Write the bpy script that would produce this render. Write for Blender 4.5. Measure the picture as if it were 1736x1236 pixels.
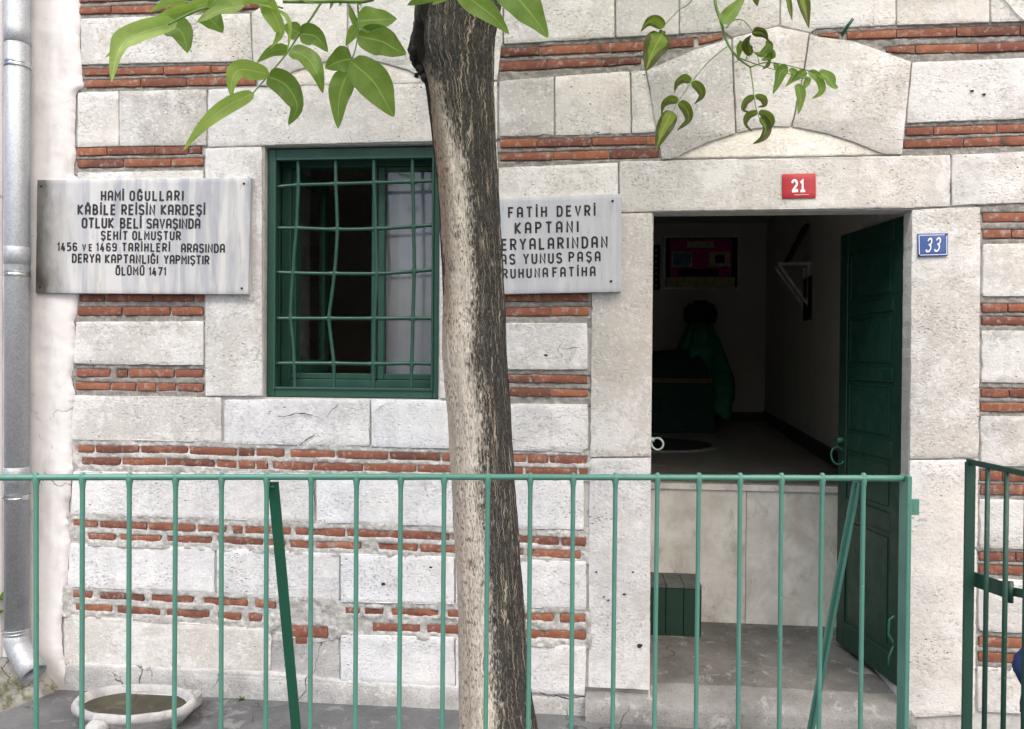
import bpy, bmesh, math, random
import numpy as np
from mathutils import Vector, geometry

for o in list(bpy.data.objects): bpy.data.objects.remove(o)
random.seed(7); rng = np.random.default_rng(7)
SC = bpy.context.scene
COL = SC.collection

# ------------------------------------------------------------------ camera
F = 1300.0                                  # focal length in pixels of the 1736 px wide photograph
TH = math.radians(5.4); PH = math.radians(-.55); RO = .008
CAM = np.array([0, -3.3, 1.5])
fw = np.array([-math.sin(TH)*math.cos(PH), math.cos(TH)*math.cos(PH), math.sin(PH)])
rt = np.array([math.cos(TH), math.sin(TH), 0.]); up = np.cross(rt, fw)
rt2 = rt*math.cos(RO)+up*math.sin(RO); up2 = up*math.cos(RO)-rt*math.sin(RO)
cd = bpy.data.cameras.new('camera'); cam = bpy.data.objects.new('camera', cd); COL.objects.link(cam)
cd.sensor_width = 36; cd.sensor_fit = 'HORIZONTAL'; cd.lens = F/1736*36; cd.clip_start = .05; cd.clip_end = 2000
from mathutils import Matrix
cam.matrix_world = Matrix(((rt2[0], up2[0], -fw[0], CAM[0]), (rt2[1], up2[1], -fw[1], CAM[1]),
                           (rt2[2], up2[2], -fw[2], CAM[2]), (0, 0, 0, 1)))
SC.camera = cam

# ------------------------------------------------------------------ sky, sun, exposure
SUN_EL = math.radians(52); SUN_AZ = math.radians(-38)     # azimuth of the sun seen from the wall, to the left of the street side
W = bpy.data.worlds.new('World'); SC.world = W; W.use_nodes = True
wt = W.node_tree; wt.nodes.clear()
wo = wt.nodes.new('ShaderNodeOutputWorld'); wb = wt.nodes.new('ShaderNodeBackground'); ws = wt.nodes.new('ShaderNodeTexSky')
ws.sky_type = 'NISHITA'; ws.sun_disc = False; ws.sun_elevation = SUN_EL
ws.sun_rotation = math.radians(180)-SUN_AZ*-1 ; ws.air_density = 1.0; ws.dust_density = 5.0; ws.ozone_density = .6
wb.inputs['Strength'].default_value = .13
wt.links.new(ws.outputs[0], wb.inputs[0]); wt.links.new(wb.outputs[0], wo.inputs[0])
sd = bpy.data.lights.new('sun', 'SUN'); sd.energy = 1.45; sd.angle = math.radians(18); sd.color = (1, .972, .935)
sun = bpy.data.objects.new('sun', sd); COL.objects.link(sun)
sdir = Vector((math.sin(SUN_AZ)*math.cos(SUN_EL), -math.cos(SUN_AZ)*math.cos(SUN_EL), math.sin(SUN_EL)))
sun.rotation_euler = sdir.to_track_quat('Z', 'Y').to_euler()
SC.view_settings.view_transform = 'Standard'; SC.view_settings.look = 'None'
SC.view_settings.gamma = 1; SC.view_settings.use_curve_mapping = False
SC.view_settings.exposure = .93
SC.render.engine = 'CYCLES'
SC.cycles.max_bounces = 8; SC.cycles.diffuse_bounces = 4; SC.cycles.glossy_bounces = 3; SC.cycles.transmission_bounces = 6

# ------------------------------------------------------------------ placing: from where a thing is seen to where it stands
def ray(px, py): return fw+(px-868)/F*rt2-(py-618)/F*up2
def P(px, py, Y=0.):
    d = ray(px, py); return CAM+d*(Y-CAM[1])/d[1]
def PG(px, py, z):
    d = ray(px, py); return CAM+d*(z-CAM[2])/d[2]
def PZ(px, py, Z): return CAM+ray(px, py)*Z

# ------------------------------------------------------------------ noise for shapes
def _h(i, j, s):
    n = (i*374761393+j*668265263+s*974634777) & 0xffffffff
    n = ((n ^ (n >> 13))*1274126177) & 0xffffffff
    return ((n ^ (n >> 16)) & 0xffff)/65535.
def vn(x, y, s=0):
    x = np.asarray(x, float); y = np.asarray(y, float)
    i = np.floor(x).astype(np.int64); j = np.floor(y).astype(np.int64); a = x-i; b = y-j
    a = a*a*(3-2*a); b = b*b*(3-2*b)
    return (_h(i, j, s)*(1-a)+_h(i+1, j, s)*a)*(1-b)+(_h(i, j+1, s)*(1-a)+_h(i+1, j+1, s)*a)*b
def fbm(x, y, s=0, o=4):
    t = 0; A = .5; x = np.asarray(x, float); y = np.asarray(y, float)
    for k in range(o):
        t = t+A*vn(x, y, s+k*17); x = x*2.03+5.1; y = y*2.03+3.7; A *= .5
    return t/(1-.5**o)

# ------------------------------------------------------------------ materials
class NT:
    def __init__(s, name):
        s.m = bpy.data.materials.new(name); s.m.use_nodes = True; s.t = s.m.node_tree; s.t.nodes.clear()
        s.out = s.n('ShaderNodeOutputMaterial'); s.b = s.n('ShaderNodeBsdfPrincipled')
        s.L(s.b.outputs[0], s.out.inputs[0])
    def n(s, k): return s.t.nodes.new(k)
    def L(s, a, b): s.t.links.new(a, b)
    def put(s, sock, v):
        if hasattr(v, 'is_output'): s.L(v, sock)
        elif isinstance(v, (tuple, list)):
            sock.default_value = (*v, 1) if (len(v) == 3 and sock.type == 'RGBA') else v
        else: sock.default_value = v
    def pos(s, rand=0.):
        g = s.n('ShaderNodeNewGeometry').outputs['Position']
        if not rand: return g
        v = s.n('ShaderNodeVectorMath'); v.operation = 'MULTIPLY_ADD'
        v.inputs[1].default_value = (1, 1, 1); s.L(g, v.inputs[0])
        k = s.m_('MULTIPLY', s.rnd(), rand); s.L(k, v.inputs[2]); return v.outputs[0]
    def rnd(s):
        if not hasattr(s, '_r'): s._r = s.n('ShaderNodeObjectInfo').outputs['Random']
        return s._r
    def uv(s): return s.n('ShaderNodeUVMap').outputs[0]
    def map(s, v, sc=(1, 1, 1), loc=(0, 0, 0)):
        k = s.n('ShaderNodeMapping'); s.L(v, k.inputs[0]); k.inputs['Scale'].default_value = sc; k.inputs['Location'].default_value = loc
        return k.outputs[0]
    def noise(s, v, sc, d=4, r=.55, dist=0):
        k = s.n('ShaderNodeTexNoise'); s.L(v, k.inputs['Vector']); k.inputs['Scale'].default_value = sc
        k.inputs['Detail'].default_value = d; k.inputs['Roughness'].default_value = r; k.inputs['Distortion'].default_value = dist
        return k.outputs['Fac']
    def vor(s, v, sc, feat='F1', rnd=1.):
        k = s.n('ShaderNodeTexVoronoi'); k.feature = feat; s.L(v, k.inputs['Vector']); k.inputs['Scale'].default_value = sc
        k.inputs['Randomness'].default_value = rnd
        return k.outputs['Distance']
    def ramp(s, f, *st):
        k = s.n('ShaderNodeValToRGB'); s.put(k.inputs[0], f); e = k.color_ramp.elements
        while len(e) < len(st): e.new(.5)
        for q, (p, c) in zip(e, st):
            q.position = p; q.color = (c, c, c, 1) if not isinstance(c, tuple) else (*c, 1)
        return k.outputs[0]
    def mix(s, f, a, b, mode='MIX'):
        k = s.n('ShaderNodeMix'); k.data_type = 'RGBA'; k.blend_type = mode
        s.put(k.inputs[0], f); s.put(k.inputs[6], a); s.put(k.inputs[7], b); return k.outputs[2]
    def m_(s, op, a, b=0., c=0.):
        k = s.n('ShaderNodeMath'); k.operation = op; s.put(k.inputs[0], a); s.put(k.inputs[1], b); s.put(k.inputs[2], c); return k.outputs[0]
    def sep(s, v):
        k = s.n('ShaderNodeSeparateXYZ'); s.L(v, k.inputs[0]); return k.outputs
    def comb(s, a, b, c=0.):
        k = s.n('ShaderNodeCombineXYZ'); s.put(k.inputs[0], a); s.put(k.inputs[1], b); s.put(k.inputs[2], c); return k.outputs[0]
    def bump(s, h, st=.5, d=.004, nrm=None):
        k = s.n('ShaderNodeBump'); s.put(k.inputs['Height'], h); k.inputs['Strength'].default_value = st; k.inputs['Distance'].default_value = d
        if nrm is not None: s.L(nrm, k.inputs['Normal'])
        return k.outputs[0]
    def fin(s, col, rough=.8, nrm=None, metal=0., spec=.5):
        s.put(s.b.inputs['Base Color'], col); s.put(s.b.inputs['Roughness'], rough); s.put(s.b.inputs['Metallic'], metal)
        s.b.inputs['Specular IOR Level'].default_value = spec
        if nrm is not None: s.L(nrm, s.b.inputs['Normal'])
        return s.m

def mat_stone(name, c1, c2, speck=(.20, .19, .178), pits=1., warmth=.35):
    t = NT(name); p = t.pos(31.)
    big = t.noise(p, 3.6, 6, .65)
    col = t.mix(t.ramp(big, (.33, 0), (.67, 1)), c1, c2)
    col = t.mix(t.ramp(t.noise(p, 1.8, 5, .62), (.50, 0), (.70, warmth)), col, (.70, .625, .52))
    rr = t.n('ShaderNodeMath'); rr.operation = 'POWER'; t.put(rr.inputs[0], t.rnd()); rr.inputs[1].default_value = 1.8
    col = t.mix(t.m_('MULTIPLY', rr.outputs[0], .55), col, (.46, .445, .42))
    mott = t.noise(t.map(p, (1, 1, 1.2)), 15, 7, .74)
    col = t.mix(t.ramp(mott, (.51, 0), (.74, .42)), col, (.37, .35, .325))
    area = t.noise(t.map(p, (1, 1, 1), (3, 3, 3)), 5, 5, .68)
    am = t.ramp(area, (.42, .12), (.62, 1))
    sp = t.noise(t.map(p, (1, 1, 1.35)), 78, 3, .62)
    spm = t.m_('MULTIPLY', t.ramp(sp, (.535, 0), (.64, 1)), am)
    col = t.mix(t.m_('MULTIPLY', spm, .50*pits), col, speck)
    lite = t.ramp(t.noise(t.map(p, (1, 1, 1), (7, 7, 7)), 66, 3, .6), (.55, 0), (.66, .40))
    col = t.mix(lite, col, (.86, .855, .85))
    vp = t.ramp(t.vor(t.map(p, (1, 1, 1.5)), 27), (.04, 1), (.15, 0)); pm = t.m_('MULTIPLY', vp, t.ramp(t.noise(p, 4.2, 4, .6), (.555, 0), (.60, 1)))
    col = t.mix(t.m_('MULTIPLY', pm, .9), col, (.11, .10, .09))
    wash = t.ramp(t.noise(p, 3.0, 8, .74), (.50, 0), (.55, 1))
    col = t.mix(t.m_('MULTIPLY', wash, .42), col, (.84, .84, .84))
    stv = t.noise(t.map(p, (1, 1, .12)), 9, 5, .65)
    col = t.mix(t.ramp(stv, (.56, 0), (.70, .28)), col, (.42, .40, .37))
    blot = t.noise(t.map(p, (1, 1, 1), (11, 2, 5)), 2.1, 7, .7)
    col = t.mix(t.ramp(blot, (.54, 0), (.64, .38)), col, (.45, .425, .39))
    h = t.m_('SUBTRACT', t.m_('ADD', t.m_('MULTIPLY', t.noise(p, 55, 5, .7), .6), t.m_('MULTIPLY', mott, 1.3)), t.m_('ADD', t.m_('MULTIPLY', spm, .5), t.m_('MULTIPLY', pm, 1.5)))
    h = t.m_('ADD', h, t.m_('MULTIPLY', wash, .12))
    return t.fin(col, .93, t.bump(h, .72, .006), spec=.2)

def mat_brick():
    t = NT('brick'); p = t.pos(17.); r = t.rnd()
    col = t.ramp(r, (0, (.13, .058, .046)), (.3, (.235, .090, .060)), (.65, (.30, .118, .070)), (.85, (.34, .130, .072)), (1, (.19, .074, .056)))
    col = t.mix(t.ramp(t.noise(p, 9, 5, .65), (.35, 0), (.72, .6)), col, (.17, .065, .045))
    col = t.mix(t.ramp(t.noise(p, 16, 5, .6), (.54, 0), (.70, .5)), col, (.42, .19, .10))
    soot = t.ramp(t.noise(t.map(p, (1, 1, 1), (4, 1, 2)), 6, 3), (.66, 0), (.74, .8))
    col = t.mix(soot, col, (.06, .05, .045))
    sm = t.ramp(t.noise(p, 38, 6, .75), (.53, 0), (.66, .6))
    col = t.mix(sm, col, (.45, .41, .37))
    h = t.m_('ADD', t.noise(p, 70, 5, .7), t.m_('MULTIPLY', sm, .5))
    return t.fin(col, .9, t.bump(h, .6, .003), spec=.2)

def mat_mortar(name, a, b, light=.25):
    t = NT(name); p = t.pos()
    col = t.mix(t.ramp(t.noise(p, 14, 6, .7), (.3, 0), (.7, 1)), a, b)
    col = t.mix(t.m_('MULTIPLY', t.ramp(t.noise(p, 38, 5, .7), (.5, 0), (.62, 1)), light), col, (.66, .645, .62))
    col = t.mix(t.ramp(t.vor(p, 75), (.08, .8), (.2, 0)), col, (.60, .58, .55))
    col = t.mix(t.ramp(t.noise(p, 24, 4, .7), (.61, 0), (.74, .6)), col, (.13, .12, .11))
    return t.fin(col, .95, t.bump(t.noise(p, 110, 6, .75), .8, .005), spec=.15)

def mat_plaster():
    t = NT('plaster'); p = t.pos()
    col = t.mix(t.noise(p, 2.5, 4), (.66, .64, .635), (.77, .76, .76))
    col = t.mix(t.ramp(t.noise(t.map(p, (1.5, 1.5, .45)), 4.5, 6, .7), (.50, 0), (.70, .6)), col, (.45, .435, .43))
    col = t.mix(t.ramp(t.noise(p, 30, 5, .75), (.64, 0), (.72, .6)), col, (.26, .24, .22))
    z = t.sep(p)[2]
    low = t.m_('MULTIPLY', t.ramp(t.m_('ADD', z, t.m_('MULTIPLY', t.noise(p, 6, 4), .22)), (.08, 1), (.26, 0)), .75)
    col = t.mix(low, col, (.30, .29, .27))
    wob = t.n('ShaderNodeVectorMath'); wob.operation = 'MULTIPLY_ADD'
    nz = t.n('ShaderNodeTexNoise'); t.L(p, nz.inputs['Vector']); nz.inputs['Scale'].default_value = 6; nz.inputs['Detail'].default_value = 5
    t.L(nz.outputs['Color'], wob.inputs[0]); wob.inputs[1].default_value = (.25, .25, .25); t.L(p, wob.inputs[2])
    cr = t.m_('MULTIPLY', t.ramp(t.vor(wob.outputs[0], 1.3, 'DISTANCE_TO_EDGE'), (0, 1), (.004, 0)), t.ramp(t.noise(p, 2.3, 3), (.53, 0), (.58, .8)))
    col = t.mix(cr, col, (.2, .18, .17))
    h = t.m_('SUBTRACT', t.m_('ADD', t.noise(p, 9, 5, .6), t.m_('MULTIPLY', t.noise(p, 90, 4), .12)), cr)
    return t.fin(col, .85, t.bump(h, .45, .008), spec=.25)

def mat_cement(name, a, b, c, moss=0., bumpd=.006):
    t = NT(name); p = t.pos()
    col = t.mix(t.ramp(t.noise(p, 3.5, 7, .65), (.35, 0), (.65, 1)), a, b)
    col = t.mix(t.ramp(t.noise(p, 11, 6, .7, .6), (.56, 0), (.66, .8)), col, c)
    col = t.mix(t.ramp(t.noise(p, 120, 3, .7), (.55, 0), (.7, .55)), col, (.05, .05, .05))
    col = t.mix(t.ramp(t.vor(p, 55), (.06, .7), (.12, 0)), col, c)
    if moss:
        col = t.mix(t.ramp(t.noise(p, 7, 6, .7), (.47, moss), (.57, 0)), col, (.075, .085, .028))
        col = t.mix(t.ramp(t.noise(p, 3, 5, .7), (.5, 0), (.56, .7)), col, (.44, .43, .40))
    wob = t.n('ShaderNodeVectorMath'); wob.operation = 'MULTIPLY_ADD'
    nz = t.n('ShaderNodeTexNoise'); t.L(p, nz.inputs['Vector']); nz.inputs['Scale'].default_value = 5; nz.inputs['Detail'].default_value = 6
    t.L(nz.outputs['Color'], wob.inputs[0]); wob.inputs[1].default_value = (.3, .3, .3); t.L(p, wob.inputs[2])
    cr = t.m_('MULTIPLY', t.ramp(t.vor(wob.outputs[0], 1.9, 'DISTANCE_TO_EDGE'), (0, 1), (.008, 0)), t.ramp(t.noise(p, 1.8, 2), (.5, 0), (.56, 1)))
    col = t.mix(t.m_('MULTIPLY', cr, .8), col, (.04, .04, .04))
    h = t.m_('SUBTRACT', t.m_('ADD', t.noise(p, 16, 7, .7), t.m_('MULTIPLY', t.noise(p, 150, 3), .3)), cr)
    return t.fin(col, .85, t.bump(h, .7, bumpd), spec=.3)

def mat_plaque(name, stain, cool):
    t = NT(name); p = t.pos(); s = t.map(p, (1, 1, .10))
    s2 = t.map(p, (1, 1, .16), (3, 0, 1))
    col = t.mix(t.ramp(t.noise(s, 13, 4, .6, .8), (.40, 0), (.62, 1)), (.60, .60, .60) if not cool else (.50, .515, .55), (.36, .375, .42) if not cool else (.43, .45, .495))
    col = t.mix(t.ramp(t.noise(s2, 10, 4, .6, .5), (.56, 0), (.68, .65)), col, (.62, .58, .51) if not cool else (.55, .55, .56))
    col = t.mix(t.ramp(t.noise(s2, 42, 4, .65), (.58, 0), (.66, .5)), col, (.33, .34, .38))
    col = t.mix(t.ramp(t.noise(p, 6, 4), (.45, 0), (.8, .25)), col, (.64, .64, .64))
    if stain:
        x = t.sep(p)[0]; e = t.m_('ADD', x, t.m_('MULTIPLY', t.m_('SUBTRACT', t.noise(t.map(p, (1, 1, .45)), 5, 6, .65), .5), .26))
        col = t.mix(t.ramp(t.m_('MULTIPLY', t.m_('ADD', e, 2.55), 4), (.30, .65), (.80, .42), (.90, 0)), col, (.34, .335, .325))
        col = t.mix(t.m_('MULTIPLY', t.ramp(t.m_('MULTIPLY', t.m_('ADD', e, 2.55), 4), (.40, 1), (.72, 0)), t.ramp(t.noise(p, 4, 4), (.35, .6), (.6, 1))), col, (.065, .06, .045))
    return t.fin(col, .38, t.bump(t.noise(s, 40, 3), .05, .002), spec=.45)

def mat_paint(name, c, c2, wear=(.02, .03, .025), rough=.42, scale=1., wearamt=.6, chips=None):
    t = NT(name); p = t.pos()
    col = t.mix(t.noise(p, 5*scale, 5, .6), c, c2)
    col = t.mix(t.ramp(t.noise(p, 42*scale, 6, .75), (.59, 0), (.70, wearamt)), col, wear)
    if chips: col = t.mix(t.ramp(t.noise(p, 75*scale, 5, .7), (.655, 0), (.70, .8)), col, chips)
    ro = t.ramp(t.noise(p, 15*scale, 4), (.3, rough-.08), (.7, rough+.16))
    h = t.m_('ADD', t.noise(p, 35*scale, 4, .6), t.m_('MULTIPLY', t.noise(p, 160*scale, 3), .25))
    return t.fin(col, ro, t.bump(h, .4, .0025), spec=.5)

def mat_plain(name, c, rough=.6, metal=0., var=.25, scale=20., bump=.2, spec=.5):
    t = NT(name); p = t.pos()
    col = t.mix(t.ramp(t.noise(p, scale, 5, .6), (.3, 0), (.7, 1)), tuple(x*(1-var) for x in c), tuple(min(1, x*(1+var)) for x in c))
    return t.fin(col, rough, t.bump(t.noise(p, scale*4, 4), bump, .002), metal, spec)

def mat_galv():
    t = NT('galvanised_steel'); p = t.pos()
    v = t.n('ShaderNodeTexVoronoi'); t.L(t.map(p, (1, 1, .6)), v.inputs[0]); v.inputs['Scale'].default_value = 240
    g = t.sep(v.outputs['Color'])[0]
    col = t.mix(t.ramp(g, (.1, 0), (.9, 1)), (.34, .36, .39), (.46, .48, .515))
    col = t.mix(t.ramp(t.noise(p, 6, 6, .7), (.55, 0), (.72, .6)), col, (.27, .28, .30))
    ro = t.ramp(g, (0, .46), (1, .62))
    return t.fin(col, ro, t.bump(t.noise(p, 60, 3), .1, .001), .45)

def mat_bark():
    t = NT('bark'); uv = t.uv(); U, V, _ = t.sep(uv)           # U: metres round the trunk, 0 towards the street; V: metres up
    n1 = t.noise(t.map(uv, (9, 1.6, 1)), 1, 5, .65); n2 = t.noise(t.map(uv, (3, 3, 1), (5, 2, 0)), 1.5, 5, .6)
    # where the bark has flaked to the pale layer
    e = t.m_('ADD', U, t.m_('MULTIPLY', t.m_('SUBTRACT', n1, .5), .12))
    e = t.m_('ADD', e, t.m_('MULTIPLY', t.m_('SUBTRACT', n2, .5), .05))
    topv = t.ramp(t.m_('MULTIPLY', V, .25), (.52, 0), (.63, .12))   # the dark bark closes over it higher up
    rag = t.noise(t.map(uv, (190, 45, 1), (2, 9, 0)), 1, 5, .75)
    e = t.m_('ADD', t.m_('ADD', e, topv), t.m_('MULTIPLY', t.m_('SUBTRACT', rag, .5), .20))
    pale = t.ramp(t.m_('ADD', e, .5), (.487, 1), (.517, 0))
    cream = t.mix(t.noise(t.map(uv, (30, 4, 1)), 1.5, 5, .65), (.52, .42, .33), (.74, .65, .55))
    wht = t.m_('MULTIPLY', t.ramp(t.m_('ADD', U, .5), (.43, .15), (.48, 1)), t.ramp(t.noise(t.map(uv, (60, 14, 1), (4, 4, 0)), 1, 5, .7), (.36, .2), (.54, .95)))
    cream = t.mix(wht, cream, (.84, .77, .67))
    leftb = t.m_('MULTIPLY', t.ramp(t.m_('ADD', t.m_('ADD', U, t.m_('MULTIPLY', t.m_('SUBTRACT', n1, .5), .09)), .5), (.415, 1), (.46, 0)), t.ramp(t.m_('MULTIPLY', V, .25), (.36, .3), (.42, 1)))
    cream = t.mix(t.m_('MULTIPLY', leftb, .85), cream, t.mix(t.noise(t.map(uv, (90, 7, 1)), 1.2, 6, .75), (.09, .055, .035), (.40, .28, .19)))
    dash = t.noise(t.map(uv, (230, 60, 1)), 1, 4, .7)
    dm = t.m_('MULTIPLY', t.ramp(dash, (.545, 0), (.595, 1)), t.ramp(t.noise(t.map(uv, (9, 3.2, 1), (1, 7, 0)), 1.5, 4, .6), (.36, .2), (.58, 1)))
    cream = t.mix(t.m_('MULTIPLY', dm, .85), cream, (.10, .085, .075))
    knots = t.ramp(t.vor(t.map(uv, (10, 7, 1)), 1.), (.08, .9), (.2, 0))
    cream = t.mix(t.m_('MULTIPLY', knots, t.ramp(dash, (.42, 0), (.5, 1))), cream, (.12, .10, .09))
    dark = t.mix(t.ramp(t.noise(t.map(uv, (120, 34, 1)), 1, 6, .78), (.36, 0), (.66, 1)), (.020, .019, .018), (.105, .098, .088))
    dark = t.mix(t.ramp(t.noise(t.map(uv, (200, 75, 1), (3, 0, 0)), 1, 4, .8), (.53, 0), (.64, .7)), dark, (.24, .225, .205))
    w1 = t.m_('MULTIPLY', t.m_('SUBTRACT', t.noise(t.map(uv, (14, 46, 1)), 1, 5, .7), .5), 1.7)
    wv = t.comb(t.m_('ADD', t.m_('MULTIPLY', U, 66), w1), t.m_('MULTIPLY', V, 2.2))
    line = t.vor(wv, 1., 'DISTANCE_TO_EDGE')
    lm = t.m_('MULTIPLY', t.ramp(line, (.018, 1), (.042, 0)), t.ramp(t.noise(t.map(uv, (34, 9, 1), (8, 1, 0)), 1, 4, .65), (.46, 0), (.54, 1)))
    wv2 = t.comb(t.m_('ADD', t.m_('ADD', t.m_('MULTIPLY', U, 120), w1), 7.), t.m_('MULTIPLY', V, 5.))
    lm2 = t.m_('MULTIPLY', t.ramp(t.vor(wv2, 1., 'DISTANCE_TO_EDGE'), (.02, 1), (.06, 0)), t.ramp(t.noise(t.map(uv, (30, 8, 1), (1, 5, 0)), 1, 4, .65), (.55, 0), (.62, .6)))
    lm = t.m_('MAXIMUM', lm, lm2)
    dark = t.mix(t.m_('MULTIPLY', lm, .9), dark, (.62, .53, .41))
    col = t.mix(pale, dark, t.mix(t.m_('MULTIPLY', lm, .5), cream, (.82, .77, .69)))
    knob = t.n('ShaderNodeAttribute'); knob.attribute_name = 'burn'
    kf = t.m_('MINIMUM', t.m_('MULTIPLY', knob.outputs['Fac'], 1.3), 1.)
    col = t.mix(kf, col, t.mix(t.noise(t.map(uv, (60, 60, 1)), 1, 5, .7), (.004, .0035, .003), (.050, .040, .032)))
    h = t.m_('ADD', t.noise(t.map(uv, (120, 34, 1)), 1, 6, .78), t.m_('MULTIPLY', lm, -.6))
    h = t.m_('SUBTRACT', h, t.m_('ADD', t.m_('MULTIPLY', dm, .5), t.m_('MULTIPLY', pale, .35)))
    return t.fin(col, .88, t.bump(h, .9, .008), spec=.2)

def mat_leaf(name, a, b, brown=0., trans=.45):
    t = NT(name); uv = t.uv(); U, V, _ = t.sep(uv)             # U along 0..1, V across -1..1
    p = t.pos(9.)
    col = t.mix(t.rnd(), a, b)
    col = t.mix(t.ramp(t.noise(p, 25, 5, .65), (.35, 0), (.7, .6)), col, tuple(x*.62 for x in a))
    col = t.mix(t.ramp(t.noise(p, 60, 4, .7), (.64, 0), (.70, .45)), col, (.22, .20, .06))
    av = t.m_('ABSOLUTE', V)
    vein = t.ramp(av, (.02, 1), (.075, 0))
    side = t.m_('ABSOLUTE', t.m_('SUBTRACT', t.m_('FRACT', t.m_('SUBTRACT', t.m_('MULTIPLY', U, 9), t.m_('MULTIPLY', av, 1.6))), .5))
    sv = t.ramp(side, (.0, .35), (.07, 0))
    col = t.mix(t.m_('MAXIMUM', t.m_('MULTIPLY', vein, .5), t.m_('MULTIPLY', sv, .32)), col, tuple(min(1, x*1.7+.05) for x in b))
    if brown:
        e = t.m_('ADD', t.m_('ADD', t.m_('MULTIPLY', av, .55), t.m_('MULTIPLY', U, .45)), t.m_('MULTIPLY', t.noise(p, 28, 4, .6), .55))
        col = t.mix(t.ramp(e, (.86-brown*.16, 0), (.90-brown*.14, .95)), col, (.05, .032, .022))
    t.fin(col, .42, t.bump(t.m_('SUBTRACT', t.noise(p, 50, 3), t.m_('ADD', vein, sv)), .35, .002), spec=.4)
    tr = t.n('ShaderNodeBsdfTranslucent'); ms = t.n('ShaderNodeMixShader'); ms.inputs[0].default_value = trans
    t.put(tr.inputs[0], t.mix(.5, col, (.42, .60, .06)))
    t.L(t.b.outputs[0], ms.inputs[1]); t.L(tr.outputs[0], ms.inputs[2]); t.L(ms.outputs[0], t.out.inputs[0])
    return t.m

def mat_glass():
    t = NT('window_glass'); t.b.inputs['Base Color'].default_value = (.9, .93, .93, 1); t.b.inputs['Roughness'].default_value = .02
    t.b.inputs['Transmission Weight'].default_value = 1; t.b.inputs['IOR'].default_value = 1.5
    return t.m

def mat_marble(name, a, b, c, sc=3., rough=.35):
    t = NT(name); p = t.pos(5.)
    col = t.mix(t.ramp(t.noise(p, sc, 6, .6, .3), (.35, 0), (.65, 1)), a, b)
    col = t.mix(t.ramp(t.noise(t.map(p, (1.2, 1, .8)), sc*1.3, 7, .72, .3), (.53, 0), (.72, .8)), col, c)
    col = t.mix(t.ramp(t.noise(p, 45, 5, .7), (.62, 0), (.70, .5)), col, (.25, .21, .16))
    return t.fin(col, rough, t.bump(t.noise(p, 20, 4), .1, .002), spec=.4)

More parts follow.
